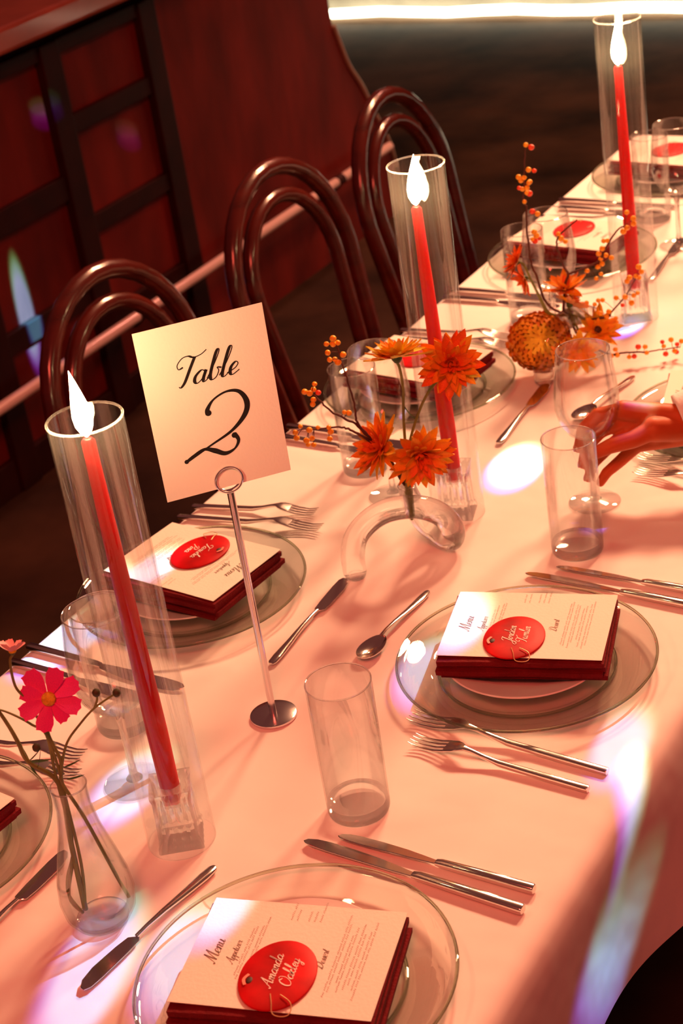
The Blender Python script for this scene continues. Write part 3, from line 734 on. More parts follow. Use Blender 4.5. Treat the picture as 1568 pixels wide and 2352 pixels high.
# --- table number
st = empty('number_stand', (-.025, .394, TOPZ), 0, 'slim metal rod stand with ring clip holding the table number', 'card stand')
bm = BM(); lathe(bm, [(0, .0004), (.0285, .0004), (.0292, .0020), (.0288, .0042), (.0270, .0050), (.006, .0056), (0, .0056)], 56); build('base', bm, 'chrome', st)
bm = BM(); tube(bm, [(0, 0, .004), (0, 0, .15), (0, 0, .312)], .0043, 14); rod = build('rod', bm, 'chrome', st)
az = math.radians(-43); nrm = Vector((math.cos(az), math.sin(az), 0)); tan = Vector((-math.sin(az), math.cos(az), 0))
for off in (.0045, -.0018):
    bm = BM(); tube(bm, [nrm*off+tan*(.0158*math.cos(2*PI*k/40))+Vector((0, 0, .330+.0158*math.sin(2*PI*k/40))) for k in range(40)], .0013, 8, closed=True); build('ring_clip', bm, 'chrome', rod)
cd_ = empty('table_number_card', (-.025+nrm.x*.0012, .394+nrm.y*.0012, TOPZ+.3205), 0, 'cream card reading Table 2 held upright by the rod stand', 'card')
mt = Matrix((tan, Vector((0, 0, 1)), nrm)).transposed().to_4x4()
cd_.rotation_euler = mt.to_euler()
bm = BM(); box(bm, -.073, .073, 0, .206, -.0003, .0003); build('sheet', bm, 'card_paper', cd_, False)
bm = BM(); write(bm, 'Table', -.0400, .103+.0295, .0335, .0006, wmin=.035, wmax=.115, slant=.40); build('word_lettering', bm, 'ink', cd_, False)
bm = BM()
two1 = [(-.0087, -.0103), (-.0083, -.0043), (.0005, .0058), (.0163, .0114), (.0303, .0078), (.0369, -.0064), (.0321, -.021), (.0145, -.0362), (-.0122, -.0476), (-.0335, -.0566), (-.0436, -.0605)]
two2 = [(-.0436, -.0605), (-.033, -.0541), (-.02, -.0503), (-.0087, -.0552), (.0023, -.0615), (.0139, -.0585), (.0198, -.0494), (.0161, -.0405)]
def var_ribbon(bm, pts, ws, z):
    Pp = catmull([(a, b, 0) for a, b in pts], 8); n = len(Pp); Lv = []; Rv_ = []
    for i in range(n):
        d = (Pp[min(i+1, n-1)]-Pp[max(i-1, 0)]).normalized(); nn = Vector((-d.y, d.x, 0)); f = i/(n-1)*(len(ws)-1); k = min(int(f), len(ws)-2)
        wd = ws[k]+(ws[k+1]-ws[k])*(f-k)
        Lv.append(bm.verts.new((Pp[i]+nn*wd/2+Vector((0, .103, z))))); Rv_.append(bm.verts.new((Pp[i]-nn*wd/2+Vector((0, .103, z)))))
    for i in range(n-1): bm.faces.new((Lv[i], Rv_[i], Rv_[i+1], Lv[i+1]))
var_ribbon(bm, two1, [.0055, .0050, .0022, .0025, .0045, .0066, .0058, .0034, .0022, .0026, .0034], .0006)
var_ribbon(bm, two2, [.0034, .0020, .0034, .0062, .0050, .0022, .0040, .0056], .0007)
for (cx, cy, r) in ((-.0080, -.0085, .0036), (.0163, -.0425, .0034), (-.0425, -.0598, .0026)):
    v = [bm.verts.new((cx+r*math.cos(2*PI*k/18), .103+cy+r*math.sin(2*PI*k/18), .00075)) for k in range(18)]; bm.faces.new(v)
build('numeral_lettering', bm, 'ink', cd_, False)

# ================================================================== VASES AND FLOWERS
def rel(pts, o): return [tuple(Vector(p[:3])-Vector(o)) for p in pts]
def petal_mesh(name, L, W, curl, cup, m, n=6, tip=1.0, twist=0.0, blunt=False):
    bm = BM(); rows = []
    for i in range(n+1):
        t = i/n; wd = W*(math.sin(PI*min(1, t**.8*.92+.06))**.75)*(1 if t < .999 else .12*tip)
        if blunt: wd = W*(.16+.84*math.sin(PI/2*min(1, t/.72))**1.4)*(1 if t < .85 else .86)
        row = []
        for s in (-1, -.5, 0, .5, 1):
            a = twist*t
            y = s*wd; z = curl*L*(t**2.2)+cup*W*(s*s)*(1-.3*t)
            xx = L*t-(.06*L*(abs(s)**2)+.05*L*(abs(s) == .5) if blunt and t > .99 else 0)
            row.append(bm.verts.new((xx, y*math.cos(a)-z*math.sin(a)*.3, z+y*math.sin(a))))
        rows.append(row)
    for a, b in zip(rows, rows[1:]):
        for k in range(4): bm.faces.new((a[k], a[k+1], b[k+1], b[k]))
    me = bpy.data.meshes.new(name); bm.to_mesh(me); bm.free(); me.materials.append(M[m])
    me.polygons.foreach_set('use_smooth', [True]*len(me.polygons))
    return me
def leaf_mesh(L, W, m='leaf_green'): return petal_mesh('leaf', L, W, .12, .25, m)
def align(nv): return Vector((0, 0, 1)).rotation_difference(Vector(nv).normalized()).to_matrix().to_4x4()
PM = {}
def petal(m, tw, blunt=False):
    k = (m, tw, blunt)
    if k not in PM and blunt: PM[k] = petal_mesh('petal', 1.0, .30, (.06, -.05, .10)[tw], .12, m, n=7, blunt=True)
    if k not in PM: PM[k] = petal_mesh('petal', 1.0, .19, (.10, -.08, .22)[tw], .35, m, twist=(.0, .5, -.4)[tw])
    return PM[k]
def flower(name, label, cat, group, pos, nv, R, rings, mats, stem=None, stem_m='stem_green', stem_r=.0022, center=('pollen', .12), calyx=True, rnd=None, width=1.0, leaves=(), blunt=False):
    rnd = rnd or random.Random(len(bpy.data.objects))
    base = Vector(stem[0]) if stem else Vector(pos)-Vector(nv).normalized()*R*.6
    t = empty(name, base, 0, label, cat, group)
    pos = Vector(pos); head = Matrix.Translation(pos-base) @ align(nv)
    sp = [Vector(p) for p in stem] if stem else [base, pos]
    sp = [p-base for p in sp]
    if (sp[-1]-(pos-base)).length > .002: sp.append(pos-base-Vector(nv).normalized()*R*.05)
    bm = BM(); tube(bm, catmull(sp, 5), [stem_r, stem_r*.8], 8); stm = build('stem', bm, stem_m, t)
    k = 0
    for (n, el, sc) in rings:
        ph = rnd.uniform(0, 6.28)
        for i in range(n):
            az = ph+2*PI*i/n+rnd.uniform(-.12, .12); e = math.radians(el+rnd.uniform(-9, 9)); s = R*sc*rnd.uniform(.86, 1.12)
            m = head @ Matrix.Rotation(az, 4, 'Z') @ Matrix.Translation((R*.06, 0, R*.012*k)) @ Matrix.Rotation(-e, 4, 'Y') @ Matrix.Rotation(rnd.uniform(-.25, .25), 4, 'X') @ Matrix.Diagonal((s, s*width, s, 1))
            inst('petal', petal(rnd.choice(mats[min(k, len(mats)-1)]), rnd.choice((0, 0, 1, 2)), blunt), t, m)
        k += 1
    if center:
        bm = BM(); ball(bm, (0, 0, R*.08), R*center[1], 14, 8, (1, 1, .7)); bmesh.ops.transform(bm, matrix=head, verts=bm.verts); build('center', bm, center[0], t)
    if calyx:
        bm = BM(); lathe(bm, [(0, -R*.20), (R*.09, -R*.17), (R*.17, -R*.06), (R*.19, R*.03), (R*.08, R*.05), (0, R*.05)], 12); bmesh.ops.transform(bm, matrix=head, verts=bm.verts); build('calyx', bm, 'leaf_green', t)
    for (p, dv, L, Wd) in leaves:
        d = Vector(dv).normalized(); q = d.to_track_quat('X', 'Z').to_matrix().to_4x4()
        inst('leaf', leaf_mesh(L, Wd), stm, Matrix.Translation(Vector(p)-base) @ q)
    return t
bmx = BM(); ball(bmx, (0, 0, 0), 1.0, 12, 8); me_bo = bpy.data.meshes.new('berry'); bmx.to_mesh(me_bo); bmx.free(); me_bo.polygons.foreach_set('use_smooth', [True]*len(me_bo.polygons)); me_br = me_bo.copy(); me_bo.materials.append(M['berry_orange']); me_br.materials.append(M['berry_red'])
def berry_branch(label, twigs, berries, r=.0021, br=.0040, group='berry branches'):
    base = Vector(twigs[0][0][:3]); t = empty('berry_branch', base, 0, label, 'branch', group); rnd = random.Random(len(label))
    allp = []
    for i, tw in enumerate(twigs):
        pts = catmull(rel(tw, base), 4)
        for j, p in enumerate(pts): p += Vector((rnd.uniform(-.0006, .0006),)*3)
        allp += pts; bm = BM(); tube(bm, pts, [r*(1 if i == 0 else .8), r*.45], 7); build('twig', bm, 'twig_brown', t)
    sb = BM()
    for b in berries:
        p = Vector(b[:3])-base+Vector((rnd.uniform(-.003, .003), rnd.uniform(-.003, .003), 0)); q = min(allp, key=lambda v: (v-p).length)
        if (q-p).length < .05: tube(sb, [q, (q+p)/2+Vector((0, 0, .001)), p], .0005, 5)
        s = br*rnd.uniform(.8, 1.15)
        inst('berry', me_br if len(b) > 3 else me_bo, t, Matrix.Translation(p) @ Matrix.Diagonal((s, s, s*rnd.uniform(.88, 1.0), 1)))
    o = build('berry_stalks', sb, 'twig_brown', t); o['kind'] = 'stuff'
    return t
# looped tube vases
def loop_vase():
    o = Vector((-.035, .755, TOPZ)); v = empty('looped_vase', o)
    path = [(-.088, .714, .7515), (-.0885, .7145, .785), (-.079, .722, .818), (-.052, .744, .841), (-.018, .772, .841), (.008, .795, .822), (.019, .807, .795), (.012, .814, .772), (-.006, .822, .7685), (-.024, .818, .785), (-.030, .803, .815), (-.029, .787, .848), (-.028, .7805, .868)]
    pts = catmull(rel(path, o), 6); n = len(pts)
    rad = [.0165]*n
    for k in range(14): rad[n-1-k] = .0118+.0047*k/13
    rad[0] = .0120; rad[1] = .0150
    bm = BM(); tube(bm, pts, rad, 20, caps=False)
    inner = BM()
    build('glass_tube', bm, 'vase_glass', v)
    bm = BM(); lathe(bm, [(0, 0), (.0122, 0), (.0128, .002), (.0120, .004), (0, .0045)], 20, pts[0]); build('foot', bm, 'vase_glass', v)
    e = pts[-1]; bm = BM(); tube(bm, [e+Vector((.0118*math.cos(2*PI*k/24), .0118*math.sin(2*PI*k/24), 0)) for k in range(24)], .0014, 8, closed=True); build('lip', bm, 'vase_glass', v)
    return v
lv = loop_vase(); tag(lv, 'clear glass looped tube vase holding the orange dahlias', 'vase', 'looped glass vases')
lv2 = copy_tree(lv); lv2.location = (-.060, 1.412, TOPZ); lv2.rotation_euler = (0, 0, .5); tag(lv2, 'clear glass looped vase hidden behind the bronze chrysanthemum', 'vase', 'looped glass vases')
DR = [(15, 2, 1.0), (14, 18, .92), (12, 36, .76), (10, 56, .55), (7, 74, .36)]
OR = 'petal_orange'; AM = 'petal_amber'; RD = 'petal_red'
CAMD = Vector((.50, -.75, .42))
gd = 'orange dahlias'
flower('dahlia', 'large red-orange dahlia facing the camera against the middle candle', 'flower', gd, (.0376, .824, 1.036), (.52, -.80, .30), .043, DR, [(OR, AM, RD), (OR, RD), (RD, OR), (RD,)],
       [(-.0285, .782, .815), (-.0248, .7819, .8634), (-.023, .7831, .9089), (-.0084, .7929, .9607), (.0103, .8056, 1.0008), (.0290, .8290, 1.0230)], center=('petal_rust', .16))
flower('dahlia', 'amber dahlia seen from the side on an upright stem', 'flower', gd, (-.0194, .7855, 1.0560), (-.18, .22, .93), .041, DR, [(AM, OR), (AM,), (AM, OR), (OR,)],
       [(-.030, .785, .812), (-.0285, .7794, .8642), (-.0251, .7817, .889), (-.0212, .7843, .9634), (-.0171, .7871, 1.0114), (-.0178, .7866, 1.0404), (-.0200, .7850, 1.0500)],
       leaves=[((-.0190, .7855, .985), (.35, .25, -1.0), .024, .0045)])
flower('dahlia', 'orange dahlia leaning left just above the looped vase', 'flower', gd, (-.049, .7630, .9320), (-.40, -.72, .50), .044, DR, [(OR, AM), (OR,), (OR, RD), (RD,)], [(-.031, .784, .825), (-.029, .780, .865), (-.034, .774, .905), (-.040, .769, .925)])
flower('dahlia', 'orange dahlia drooping right just above the looped vase', 'flower', gd, (-.0060, .7880, .9130), (.60, -.62, -.10), .046, DR, [(OR, AM), (OR,), (OR, RD), (RD,)], [(-.027, .784, .820), (-.027, .781, .865), (-.026, .783, .905), (-.016, .788, .922)])
berry_branch('orange berry sprig rising in front of the wine glass left of the dahlias', [[(-.0289, .7791, .8695), (-.0464, .7673, .9189), (-.0626, .7564, .9499), (-.0707, .7509, .969), (-.0728, .7494, .9793), (-.0717, .7502, 1.0011), (-.0749, .748, 1.0284), (-.0772, .7465, 1.0481), (-.0814, .7436, 1.0822)]],
  [(-.0836, .7422, 1.0972), (-.0777, .7461, 1.089), (-.0895, .7382, 1.0905), (-.0857, .7408, 1.0892), (-.0919, .7366, 1.0768), (-.0744, .7484, 1.0713), (-.09, .7378, 1.0679), (-.0852, .7411, 1.0659), (-.0801, .7445, 1.0625)])
berry_branch('orange berry sprig reaching up left towards the table number card', [[(-.0300, .7790, .8690), (-.048, .766, .920), (-.0626, .7564, .9499), (-.0742, .7485, .971), (-.0859, .7406, .9821), (-.0958, .7339, .9915), (-.1052, .7276, 1.0057), (-.1112, .7235, 1.0167), (-.1166, .7199, 1.0251)]],
  [(-.1142, .7215, 1.0372), (-.1226, .7159, 1.0288), (-.1188, .7184, 1.0263), (-.1135, .722, 1.0281), (-.1075, .726, 1.0244, 1), (-.1164, .72, 1.0149), (-.1171, .7196, 1.0095), (-.0847, .7414, .9916), (-.0797, .7448, .9876)])
berry_branch('orange berry sprig lying low over the knives beside the card', [[(-.0280, .7800, .8690), (-.0464, .7673, .9189), (-.069, .7521, .9513), (-.0806, .7442, .9637), (-.0892, .7384, .9692), (-.0973, .7329, .971), (-.1148, .7211, .9722), (-.1329, .7089, .9761)]],
  [(-.1008, .7306, .9655), (-.1065, .7267, .9717), (-.1147, .7212, .9734), (-.1249, .7143, .9731), (-.1325, .7091, .9792), (-.1398, .7042, .9726), (-.1418, .7029, .9644), (-.1324, .7092, .9574), (-.1237, .7151, .9605), (-.1287, .7117, .9504), (-.122, .7162, .9514), (-.1076, .7259, .9551), (-.0603, .7579, .9118, 1), (-.0553, .7613, .9057, 1)])
# --- second arrangement
VO = (-.068, 1.432, .84)
def mum(pos, R):
    t = empty('chrysanthemum', (pos[0], pos[1], pos[2]-R*.6), 0, 'big round bronze chrysanthemum head behind the held wine glass', 'flower')
    rnd = random.Random(3); c = Vector((0, 0, R*.6))
    bm = BM(); ball(bm, c, R*.60, 20, 14, (1, 1, .80)); build('heart', bm, 'petal_rust', t)
    ax = Vector((.42, -.74, .50)).normalized()
    sets = {'petal_rust': BM(), 'petal_orange': BM(), 'petal_amber': BM()}
    n = 430
    for i in range(n):
        z = 1-2*(i+.5)/n; a = i*2.399963; d = Vector((math.sqrt(1-z*z)*math.cos(a), math.sqrt(1-z*z)*math.sin(a), z))
        d = align(ax) @ d
        k = d.dot(ax)
        if k < -.75: continue
        mname = 'petal_amber' if k > .80 else ('petal_orange' if rnd.random() < .45+.3*max(0, k) else 'petal_rust')
        bm2 = sets[mname]; L = R*(.40+.12*rnd.random()); wd = R*.082
        tang = (ax-d*d.dot(ax)); tang = tang.normalized() if tang.length > 1e-4 else d.orthogonal().normalized()
        side = d.cross(tang).normalized(); p0 = c+Vector((d.x*R*.64, d.y*R*.64, d.z*R*.52))
        P1 = p0+(d*.8-tang*.25)*L*.5; P2 = p0+(d*.95+tang*.10)*L; P3 = p0+(d*.85+tang*.55)*L*1.15
        rows = []
        for p, wv in ((p0, .8), (P1, 1.1), (P2, 1.0), (P3, .25)):
            rows.append([bm2.verts.new(p-side*wd*wv), bm2.verts.new(p-d*wd*.5*0+tang*-wd*.45), bm2.verts.new(p+side*wd*wv)])
        for a_, b_ in zip(rows, rows[1:]):
            for q in range(2): bm2.faces.new((a_[q], a_[q+1], b_[q+1], b_[q]))
    for mname, bm2 in sets.items():
        o = build('petals', bm2, mname, t); o['kind'] = 'stuff'
    bm = BM(); tube(bm, catmull([tuple(c), (.02, .02, R*.7), tuple(Vector(VO)-Vector((pos[0], pos[1], pos[2]-R*.6)))], 4), .003, 8); build('stem', bm, 'stem_green', t)
    return t
mum((-.1085, 1.388, .8085), .0475)
g2 = 'small flowers of the far arrangement'
FR = [(14, 6, 1.0), (12, 26, .84), (9, 50, .6)]
RU = 'petal_rust'; CO = 'petal_coral'
flower('small_dahlia', 'coral red flower facing left in front of the far tumbler, upper of two', 'flower', g2, (-.131, 1.379, .9500), (-.66, -.40, .42), .028, FR, [(RD, CO), (RD,), (RD,)], [VO, (-.0918, 1.4053, .8523), (-.1028, 1.3978, .8809), (-.1126, 1.3912, .9113), (-.122, 1.386, .9430)])
flower('small_dahlia', 'coral red flower facing down left in front of the far tumbler, lower of two', 'flower', g2, (-.122, 1.385, .9200), (-.55, -.55, -.20), .028, FR, [(RD, CO), (RD,), (RD,)], [VO, (-.0938, 1.404, .8523), (-.104, 1.397, .8809), (-.1130, 1.390, .9150)])
flower('small_dahlia', 'coral orange flower behind the bronze chrysanthemum, farthest of the small ones', 'flower', g2, (-.070, 1.4250, .8890), (.05, -.10, .95), .036, FR, [(OR, CO), (OR,), (OR, RD)], [VO, (-.069, 1.427, .868), (-.070, 1.4255, .882)])
flower('small_dahlia', 'coral pink flower with dark green underside right of the bronze chrysanthemum', 'flower', g2, (-.064, 1.4220, .8640), (.25, .55, .60), .032, FR, [(CO, OR), (CO,), (RD,)], [VO, (-.066, 1.424, .852), (-.065, 1.418, .858)])
flower('small_dahlia', 'amber flower with dark heart facing right above the held wine glass', 'flower', g2, (-.029, 1.4440, .8110), (.55, -.55, .55), .039, FR, [(AM, OR), (OR, AM), (OR,)], [VO, (-.055, 1.435, .835), (-.036, 1.449, .806)], center=('tag_dimple', .2))
flower('small_dahlia', 'amber flower seen through the bowl of the held wine glass', 'flower', g2, (-.045, 1.4050, .790), (.30, -.80, .10), .035, FR, [(AM,), (AM, OR), (OR,)], [VO, (-.05, 1.42, .815), (-.046, 1.412, .794)])
gb = 'berry branches of the far arrangement'
berry_branch('tall upright berry branch left of the far arrangement', [[VO, (-.1032, 1.4217, .8591), (-.1159, 1.4131, .9165), (-.1213, 1.4095, .9435), (-.1211, 1.4096, .9714), (-.1219, 1.409, .997), (-.1201, 1.4103, 1.0333), (-.1235, 1.408, 1.0419), (-.1201, 1.4103, 1.0694), (-.1166, 1.4127, 1.1044), (-.1142, 1.4143, 1.1239), (-.1118, 1.4159, 1.1322)]],
  [(-.1126, 1.4154, 1.1335), (-.1049, 1.4206, 1.1286, 1), (-.1129, 1.4151, 1.0926), (-.106, 1.4198, 1.089, 1), (-.1118, 1.4159, 1.0723), (-.1236, 1.408, 1.0835), (-.1183, 1.4115, 1.0814), (-.1258, 1.4064, 1.0773), (-.1286, 1.4046, 1.0655, 1), (-.1242, 1.4075, 1.0635), (-.1178, 1.4119, 1.0645), (-.1136, 1.4147, 1.0715), (-.1132, 1.415, 1.0534, 1), (-.1184, 1.4114, 1.0556), (-.1231, 1.4083, 1.0423), (-.1127, 1.4153, 1.0227, 1), (-.1058, 1.42, 1.0179), (-.1124, 1.4155, .9894), (-.1051, 1.4204, .9763, 1), (-.1142, 1.4142, .977), (-.1092, 1.4176, .9829), (-.1127, 1.4153, .9732, 1)], br=.0046, group=gb)
berry_branch('forked brown berry branch in the middle of the far arrangement', [[VO, (-.0737, 1.4175, .8438), (-.0718, 1.4188, .8722), (-.0681, 1.4213, .8999), (-.0634, 1.4245, .9154), (-.0679, 1.4214, .9304), (-.0736, 1.4175, .9548), (-.0754, 1.4163, .9691), (-.0718, 1.4188, .9822), (-.062, 1.4254, .9917), (-.0447, 1.4371, 1.0053)],
  [(-.0634, 1.4245, .9154), (-.039, 1.441, .9222), (-.0201, 1.4537, .93), (-.0117, 1.4594, .9469), (.0004, 1.4676, .9676), (.0102, 1.4742, .9794), (.0195, 1.4805, .9821)]],
  [(-.0716, 1.419, .9856), (-.0721, 1.4186, .9776), (-.0643, 1.4238, .971), (-.0151, 1.4571, .962), (-.0063, 1.463, .9609), (-.0125, 1.4588, .9494), (-.0175, 1.4555, .9423), (-.0172, 1.4557, .9318), (-.0052, 1.4637, .9317), (-.0114, 1.4596, .9364), (-.0243, 1.4509, .9204), (-.0186, 1.4547, .9239), (-.0366, 1.4426, .9158), (-.0205, 1.4534, .9067), (-.0264, 1.4494, .9008), (.0184, 1.4797, .9789), (.0144, 1.477, .9728), (.0273, 1.4857, .992), (.0278, 1.486, .9828), (.0224, 1.4824, 1.0032)], r=.0026, br=.0046, group=gb)
berry_branch('berry branch crossing in front of the farthest candle holder', [[VO, (-.0368, 1.4424, .832), (-.0133, 1.4583, .830), (-.0087, 1.4614, .8376), (.0063, 1.4715, .8549), (.0133, 1.4763, .8642), (.0297, 1.4873, .8941)]],
  [(.0011, 1.468, .862), (.0131, 1.4761, .8607), (.0206, 1.4812, .8604), (.03, 1.4876, .8632), (.0199, 1.4808, .8485), (.0095, 1.4737, .8459, 1), (.0164, 1.4783, .8874), (.0176, 1.4792, .893), (.0304, 1.4878, .9081), (.0355, 1.4913, .9), (.0331, 1.4897, .8887), (.0288, 1.4867, .8943), (-.0151, 1.4571, .839), (-.0036, 1.4648, .8269), (-.0032, 1.4651, .8184), (-.0146, 1.4574, .8316), (-.0254, 1.4501, .8399), (-.0195, 1.4541, .8602), (-.026, 1.4498, .8616), (-.0301, 1.447, .8552), (-.0412, 1.4395, .8563), (-.0408, 1.4397, .8622)], br=.0046, group=gb)
berry_branch('thin berry branch stretching right just above the cloth', [[VO, (-.050, 1.420, .805), (-.0026, 1.4293, .7765), (.0124, 1.4395, .776), (.0291, 1.4508, .7737), (.0495, 1.4645, .7705), (.0702, 1.4785, .7705), (.0945, 1.4949, .7698)]],
  [(-.0017, 1.4299, .7743), (.0062, 1.4353, .7823), (.0086, 1.4369, .7733), (.0232, 1.4468, .7666), (.0297, 1.4512, .7665, 1), (.0379, 1.4567, .7806, 1), (.0458, 1.462, .7692), (.0482, 1.4636, .7797), (.0699, 1.4783, .7837, 1), (.0714, 1.4793, .7761), (.0708, 1.4789, .7616, 1), (.0821, 1.4865, .7848), (.0919, 1.4932, .7743, 1), (.0849, 1.4885, .7635), (.0895, 1.4915, .7601, 1), (.095, 1.4952, .7797)], br=.0046, group=gb)
# --- bulb vase with cosmos
bv = empty('bulb_vase', (-.004, .015, TOPZ), 0, 'small clear pear shaped glass vase with pink cosmos', 'vase')
bm = BM(); lathe(bm, [(0, .0008), (.020, .0008), (.030, .005), (.0375, .018), (.0400, .036), (.0380, .058), (.0310, .088), (.0225, .122), (.0180, .150), (.0178, .168), (.0190, .178), (.0182, .1785), (.0168, .168), (.0168, .150), (.0212, .122), (.0296, .088), (.0366, .058), (.0386, .036), (.0360, .019), (.029, .0085), (.019, .006), (0, .0058)], 48); build('body', bm, 'glass', bv)
bm = BM(); lathe(bm, [(0, .0009), (.019, .0009), (.028, .005), (.0275, .0084), (.019, .0068), (0, .0066)], 40); build('base', bm, 'solid_glass', bv)
bm = BM(); tube(bm, [(.0186*math.cos(2*PI*k/40), .0186*math.sin(2*PI*k/40), .1783) for k in range(40)], .0009, 8, closed=True); build('lip', bm, 'solid_glass', bv)
CR = [(8, 4, 1.0)]
def cos_in(pts): return [(p[0], p[1], max(p[2], .768)) for p in pts]
PK = 'petal_pink'
IN1 = [(.0220, .0330, .7750), (.0160, .0290, .805), (.0024, .0193, .8853), (-.0082, .0122, .9309)]
IN2 = [(-.020, .004, .7640), (-.0278, -.0011, .790), (-.0249, .0009, .8141), (-.0137, .0084, .8518), (-.0082, .0122, .9309)]
IN3 = [(-.0173, .006, .768), (-.0105, .0106, .8287), (-.0109, .0103, .9316)]
flower('cosmos', 'bright pink cosmos with orange centre facing the camera', 'flower', 'pink cosmos', (-.0008, .0172, 1.0337), (.52, -.72, .46), .0305, CR, [(PK,)], IN1+[(-.0063, .0134, .9453), (-.0048, .0145, .9618), (-.0076, .0126, .9812), (-.0098, .0131, .9962), (-.0069, .020, 1.0078), (-.0035, .022, 1.0250)], 'stem_green', .0020, ('pollen', .24), True, width=.98, blunt=True)
flower('cosmos', 'small pale pink cosmos at the left edge, turned upwards', 'flower', 'pink cosmos', (-.0193, .0046, 1.0925), (-.15, .25, .95), .0160, [(8, 38, 1.0)], [('petal_pale_pink',)], IN2+[(-.0105, .0106, .9922), (-.0186, .0051, 1.0349), (-.0246, .0011, 1.0543), (-.0235, .0018, 1.0817), (-.0205, .0040, 1.0889)], 'stem_green', .0016, ('pollen', .24), True, width=.9, blunt=True)
def bud_stem(label, paths, buds, leaves=(), r=.0018, m='stem_green'):
    base = Vector(paths[0][0]); t = empty('budding_cosmos', base, 0, label, 'cosmos', 'budding cosmos')
    for i, p in enumerate(paths):
        bm = BM(); tube(bm, catmull(rel(p, base), 5), [r*(1 if i == 0 else .75), r*.55], 8); stm = build('stem', bm, m, t)
    for b in buds:
        bm = BM(); ball(bm, Vector(b)-base, .0042, 12, 8, (1, 1, 1.1)); build('bud', bm, 'stem_dark', t)
    for (p, dv, L, Wd) in leaves:
        q = Vector(dv).normalized().to_track_quat('X', 'Z').to_matrix().to_4x4(); inst('leaf', leaf_mesh(L, Wd), stm, Matrix.Translation(Vector(p)-base) @ q)
    return t
bud_stem('thin cosmos stem with dark buds leaning right', [[IN3[0], IN3[1], (-.0082, .0122, .9309), (-.0034, .0154, .9573), (.0049, .021, .9803), (.0179, .0298, .9979), (.0334, .0403, 1.0147), (.0538, .0541, 1.0281)], [(.0334, .0403, 1.0147), (.0371, .0428, 1.0239), (.0378, .0432, 1.0319)]],
  [(.0538, .0541, 1.0281), (.0378, .0432, 1.0319)], [((-.004, .0154, .950), (.85, .5, .25), .020, .0020), ((-.004, .0154, .935), (.85, .5, .05), .019, .0020), ((-.005, .0154, .942), (-.5, -.3, .3), .016, .0020)])
bud_stem('thick leafy cosmos stem leaning out left of the vase', [[IN3[0], (-.014, .008, .86), (-.0109, .0103, .9316), (-.0306, -.003, .9637), (-.0345, -.0056, .9876), (-.0379, -.0079, 1.0069), (-.0425, -.011, 1.0263), (-.0478, -.0146, 1.0417)]],
  [(-.0213, .0033, .9793)], [((-.0306, -.003, .9637), (.6, .3, .5), .022, .0024), ((-.0306, -.003, .9637), (.7, .4, -.1), .024, .0024), ((-.030, -.003, .966), (-.3, -.1, .9), .022, .0022), ((-.024, .000, .955), (.4, .2, .9), .026, .0022), ((-.0306, -.003, .960), (.2, .1, -.9), .014, .0024)], r=.0030)
bud_stem('thin cosmos stem arching to the left edge behind the pink flower', [[IN2[0], IN2[1], IN2[3], (-.0118, .0097, .9424), (-.0105, .0106, .9922), (-.0197, .0044, 1.0067), (-.0276, -.0009, 1.0167), (-.0381, -.008, 1.0273), (-.048, -.0147, 1.0336)]], [], [], r=.0019)
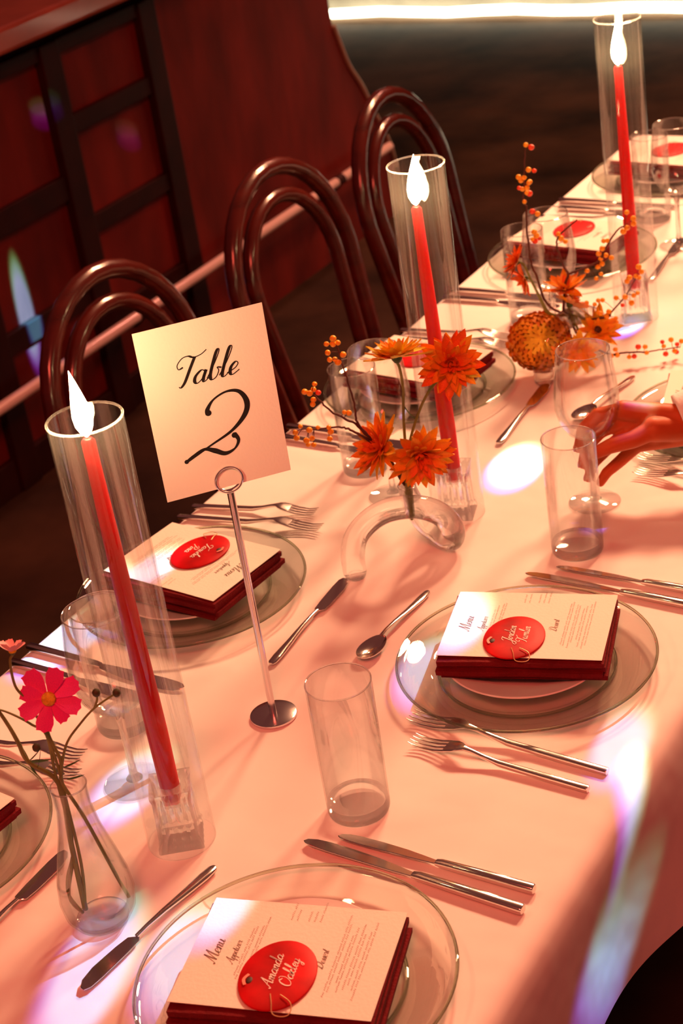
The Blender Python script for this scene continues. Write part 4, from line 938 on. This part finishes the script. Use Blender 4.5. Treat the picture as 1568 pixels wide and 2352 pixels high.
# ================================================================== REACHING HAND
def hand():
    bm = BM()
    def bone(a, b, ra, rb, n=16):
        a, b = Vector(a), Vector(b); d = b-a; st_ = []
        for k in range(5): st_.append((a-d.normalized()*ra*math.cos(k/5*PI/2), ra*math.sin(k/5*PI/2)+1e-4))
        for k in range(7): st_.append((a+d*k/6, ra+(rb-ra)*k/6))
        for k in range(4, -1, -1): st_.append((b+d.normalized()*rb*math.cos(k/5*PI/2), rb*math.sin(k/5*PI/2)+1e-4))
        tube(bm, [p for p, _ in st_], [r for _, r in st_], n)
    W_ = (.2520, 1.0670, .8510)
    F = {'index': [(.1832, 1.0359, .8826), (.1530, 1.0180, .8800), (.1340, 1.0070, .8616), (.1275, 1.0010, .8340)],
         'middle': [(.1833, 1.0456, .8644), (.1500, 1.0270, .8500), (.1330, 1.0150, .8290), (.1290, 1.0080, .8050)],
         'ring': [(.1892, 1.0472, .8451), (.1579, 1.0280, .8230), (.1405, 1.0160, .8040), (.1360, 1.0080, .7837)],
         'pinky': [(.2013, 1.0434, .8290), (.1763, 1.0265, .8050), (.1612, 1.0140, .7920), (.1545, 1.0050, .7800)],
         'thumb': [(.2300, 1.0300, .8610), (.2078, 1.0060, .8540), (.1823, .9890, .8500), (.1630, .9770, .8420)]}
    rad = {'index': (.0118, .0105, .0092, .0078), 'middle': (.0120, .0106, .0092, .0078), 'ring': (.0115, .0100, .0088, .0074), 'pinky': (.0105, .0090, .0080, .0068), 'thumb': (.0150, .0125, .0112, .0090)}
    for k, js in F.items():
        r = rad[k]
        for i in range(3): bone(js[i], js[i+1], r[i], r[i+1])
        w0 = Vector(W_)+Vector({'index': (0, 0, .013), 'middle': (0, 0, .005), 'ring': (0, 0, -.004), 'pinky': (0, 0, -.012), 'thumb': (.004, -.008, 0)}[k])
        bone(w0, js[0], .0190 if k != 'thumb' else .0180, r[0]*1.22)
    bone((.215, 1.050, .868), (.200, 1.046, .845), .017, .017); bone((.232, 1.055, .862), (.222, 1.050, .842), .018, .016)
    bone(W_, (.330, 1.120, .876), .0225, .0285); bone(Vector(W_)+Vector((0, 0, .008)), (.330, 1.120, .884), .0200, .0265)
    bone((.330, 1.120, .880), (.60, 1.32, .97), .030, .042)
    o = build('person', bm, 'skin'); 
    md = o.modifiers.new('union', 'REMESH'); md.mode = 'VOXEL'; md.voxel_size = .0022; md.use_smooth_shade = True
    sm = o.modifiers.new('soften', 'SMOOTH'); sm.factor = .5; sm.iterations = 5
    tag(o, 'hand and forearm in a white sleeve closing on a wine glass stem', 'person')
    # nail plates
    for k, nv in (('index', (-.5, -.75, .2)), ('middle', (-.55, -.7, .1)), ('ring', (-.5, -.75, .1)), ('thumb', (.1, -.65, .75))):
        a, b = Vector(F[k][2]), Vector(F[k][3]); d = (b-a).normalized(); n_ = Vector(nv); n_ = (n_-d*n_.dot(d)).normalized(); s_ = d.cross(n_)
        m4 = Matrix((d, s_, n_)).transposed().to_4x4(); bm = BM(); ball(bm, (0, 0, 0), 1, 12, 8, (.0062, .0045, .0012))
        bmesh.ops.transform(bm, matrix=Matrix.Translation(b+n_*rad[k][3]*.86) @ m4, verts=bm.verts); build('fingernail', bm, 'nail', o)
    # sleeve
    bm = BM(); ax = [(.252, 1.077, .858), (.295, 1.106, .872), (.36, 1.155, .892), (.48, 1.24, .93), (.64, 1.36, .99)]
    pts = catmull(ax, 5); n = len(pts); rr = [.0325+.026*(i/(n-1))+.0020*math.sin(i*1.9) for i in range(n)]
    tube(bm, pts, rr, 28, caps=False)
    s = build('shirt_sleeve', bm, 'shirt', o); sd = s.modifiers.new('cloth', 'SOLIDIFY'); sd.thickness = .0025
    bm = BM(); tube(bm, [pts[0]-(pts[1]-pts[0])*.2, pts[0]+(pts[1]-pts[0])*.5, pts[2], pts[4]], [.0345, .0352, .0362, .0385], 28, caps=False)
    s = build('cuff', bm, 'shirt', s); sd = s.modifiers.new('cloth', 'SOLIDIFY'); sd.thickness = .002
hand()
# ================================================================== bring to real size
for o in list(SC.objects):
    if o.parent is None and o.type in {'MESH', 'EMPTY'}:
        o.location = real(o.location); o.scale = o.scale*S
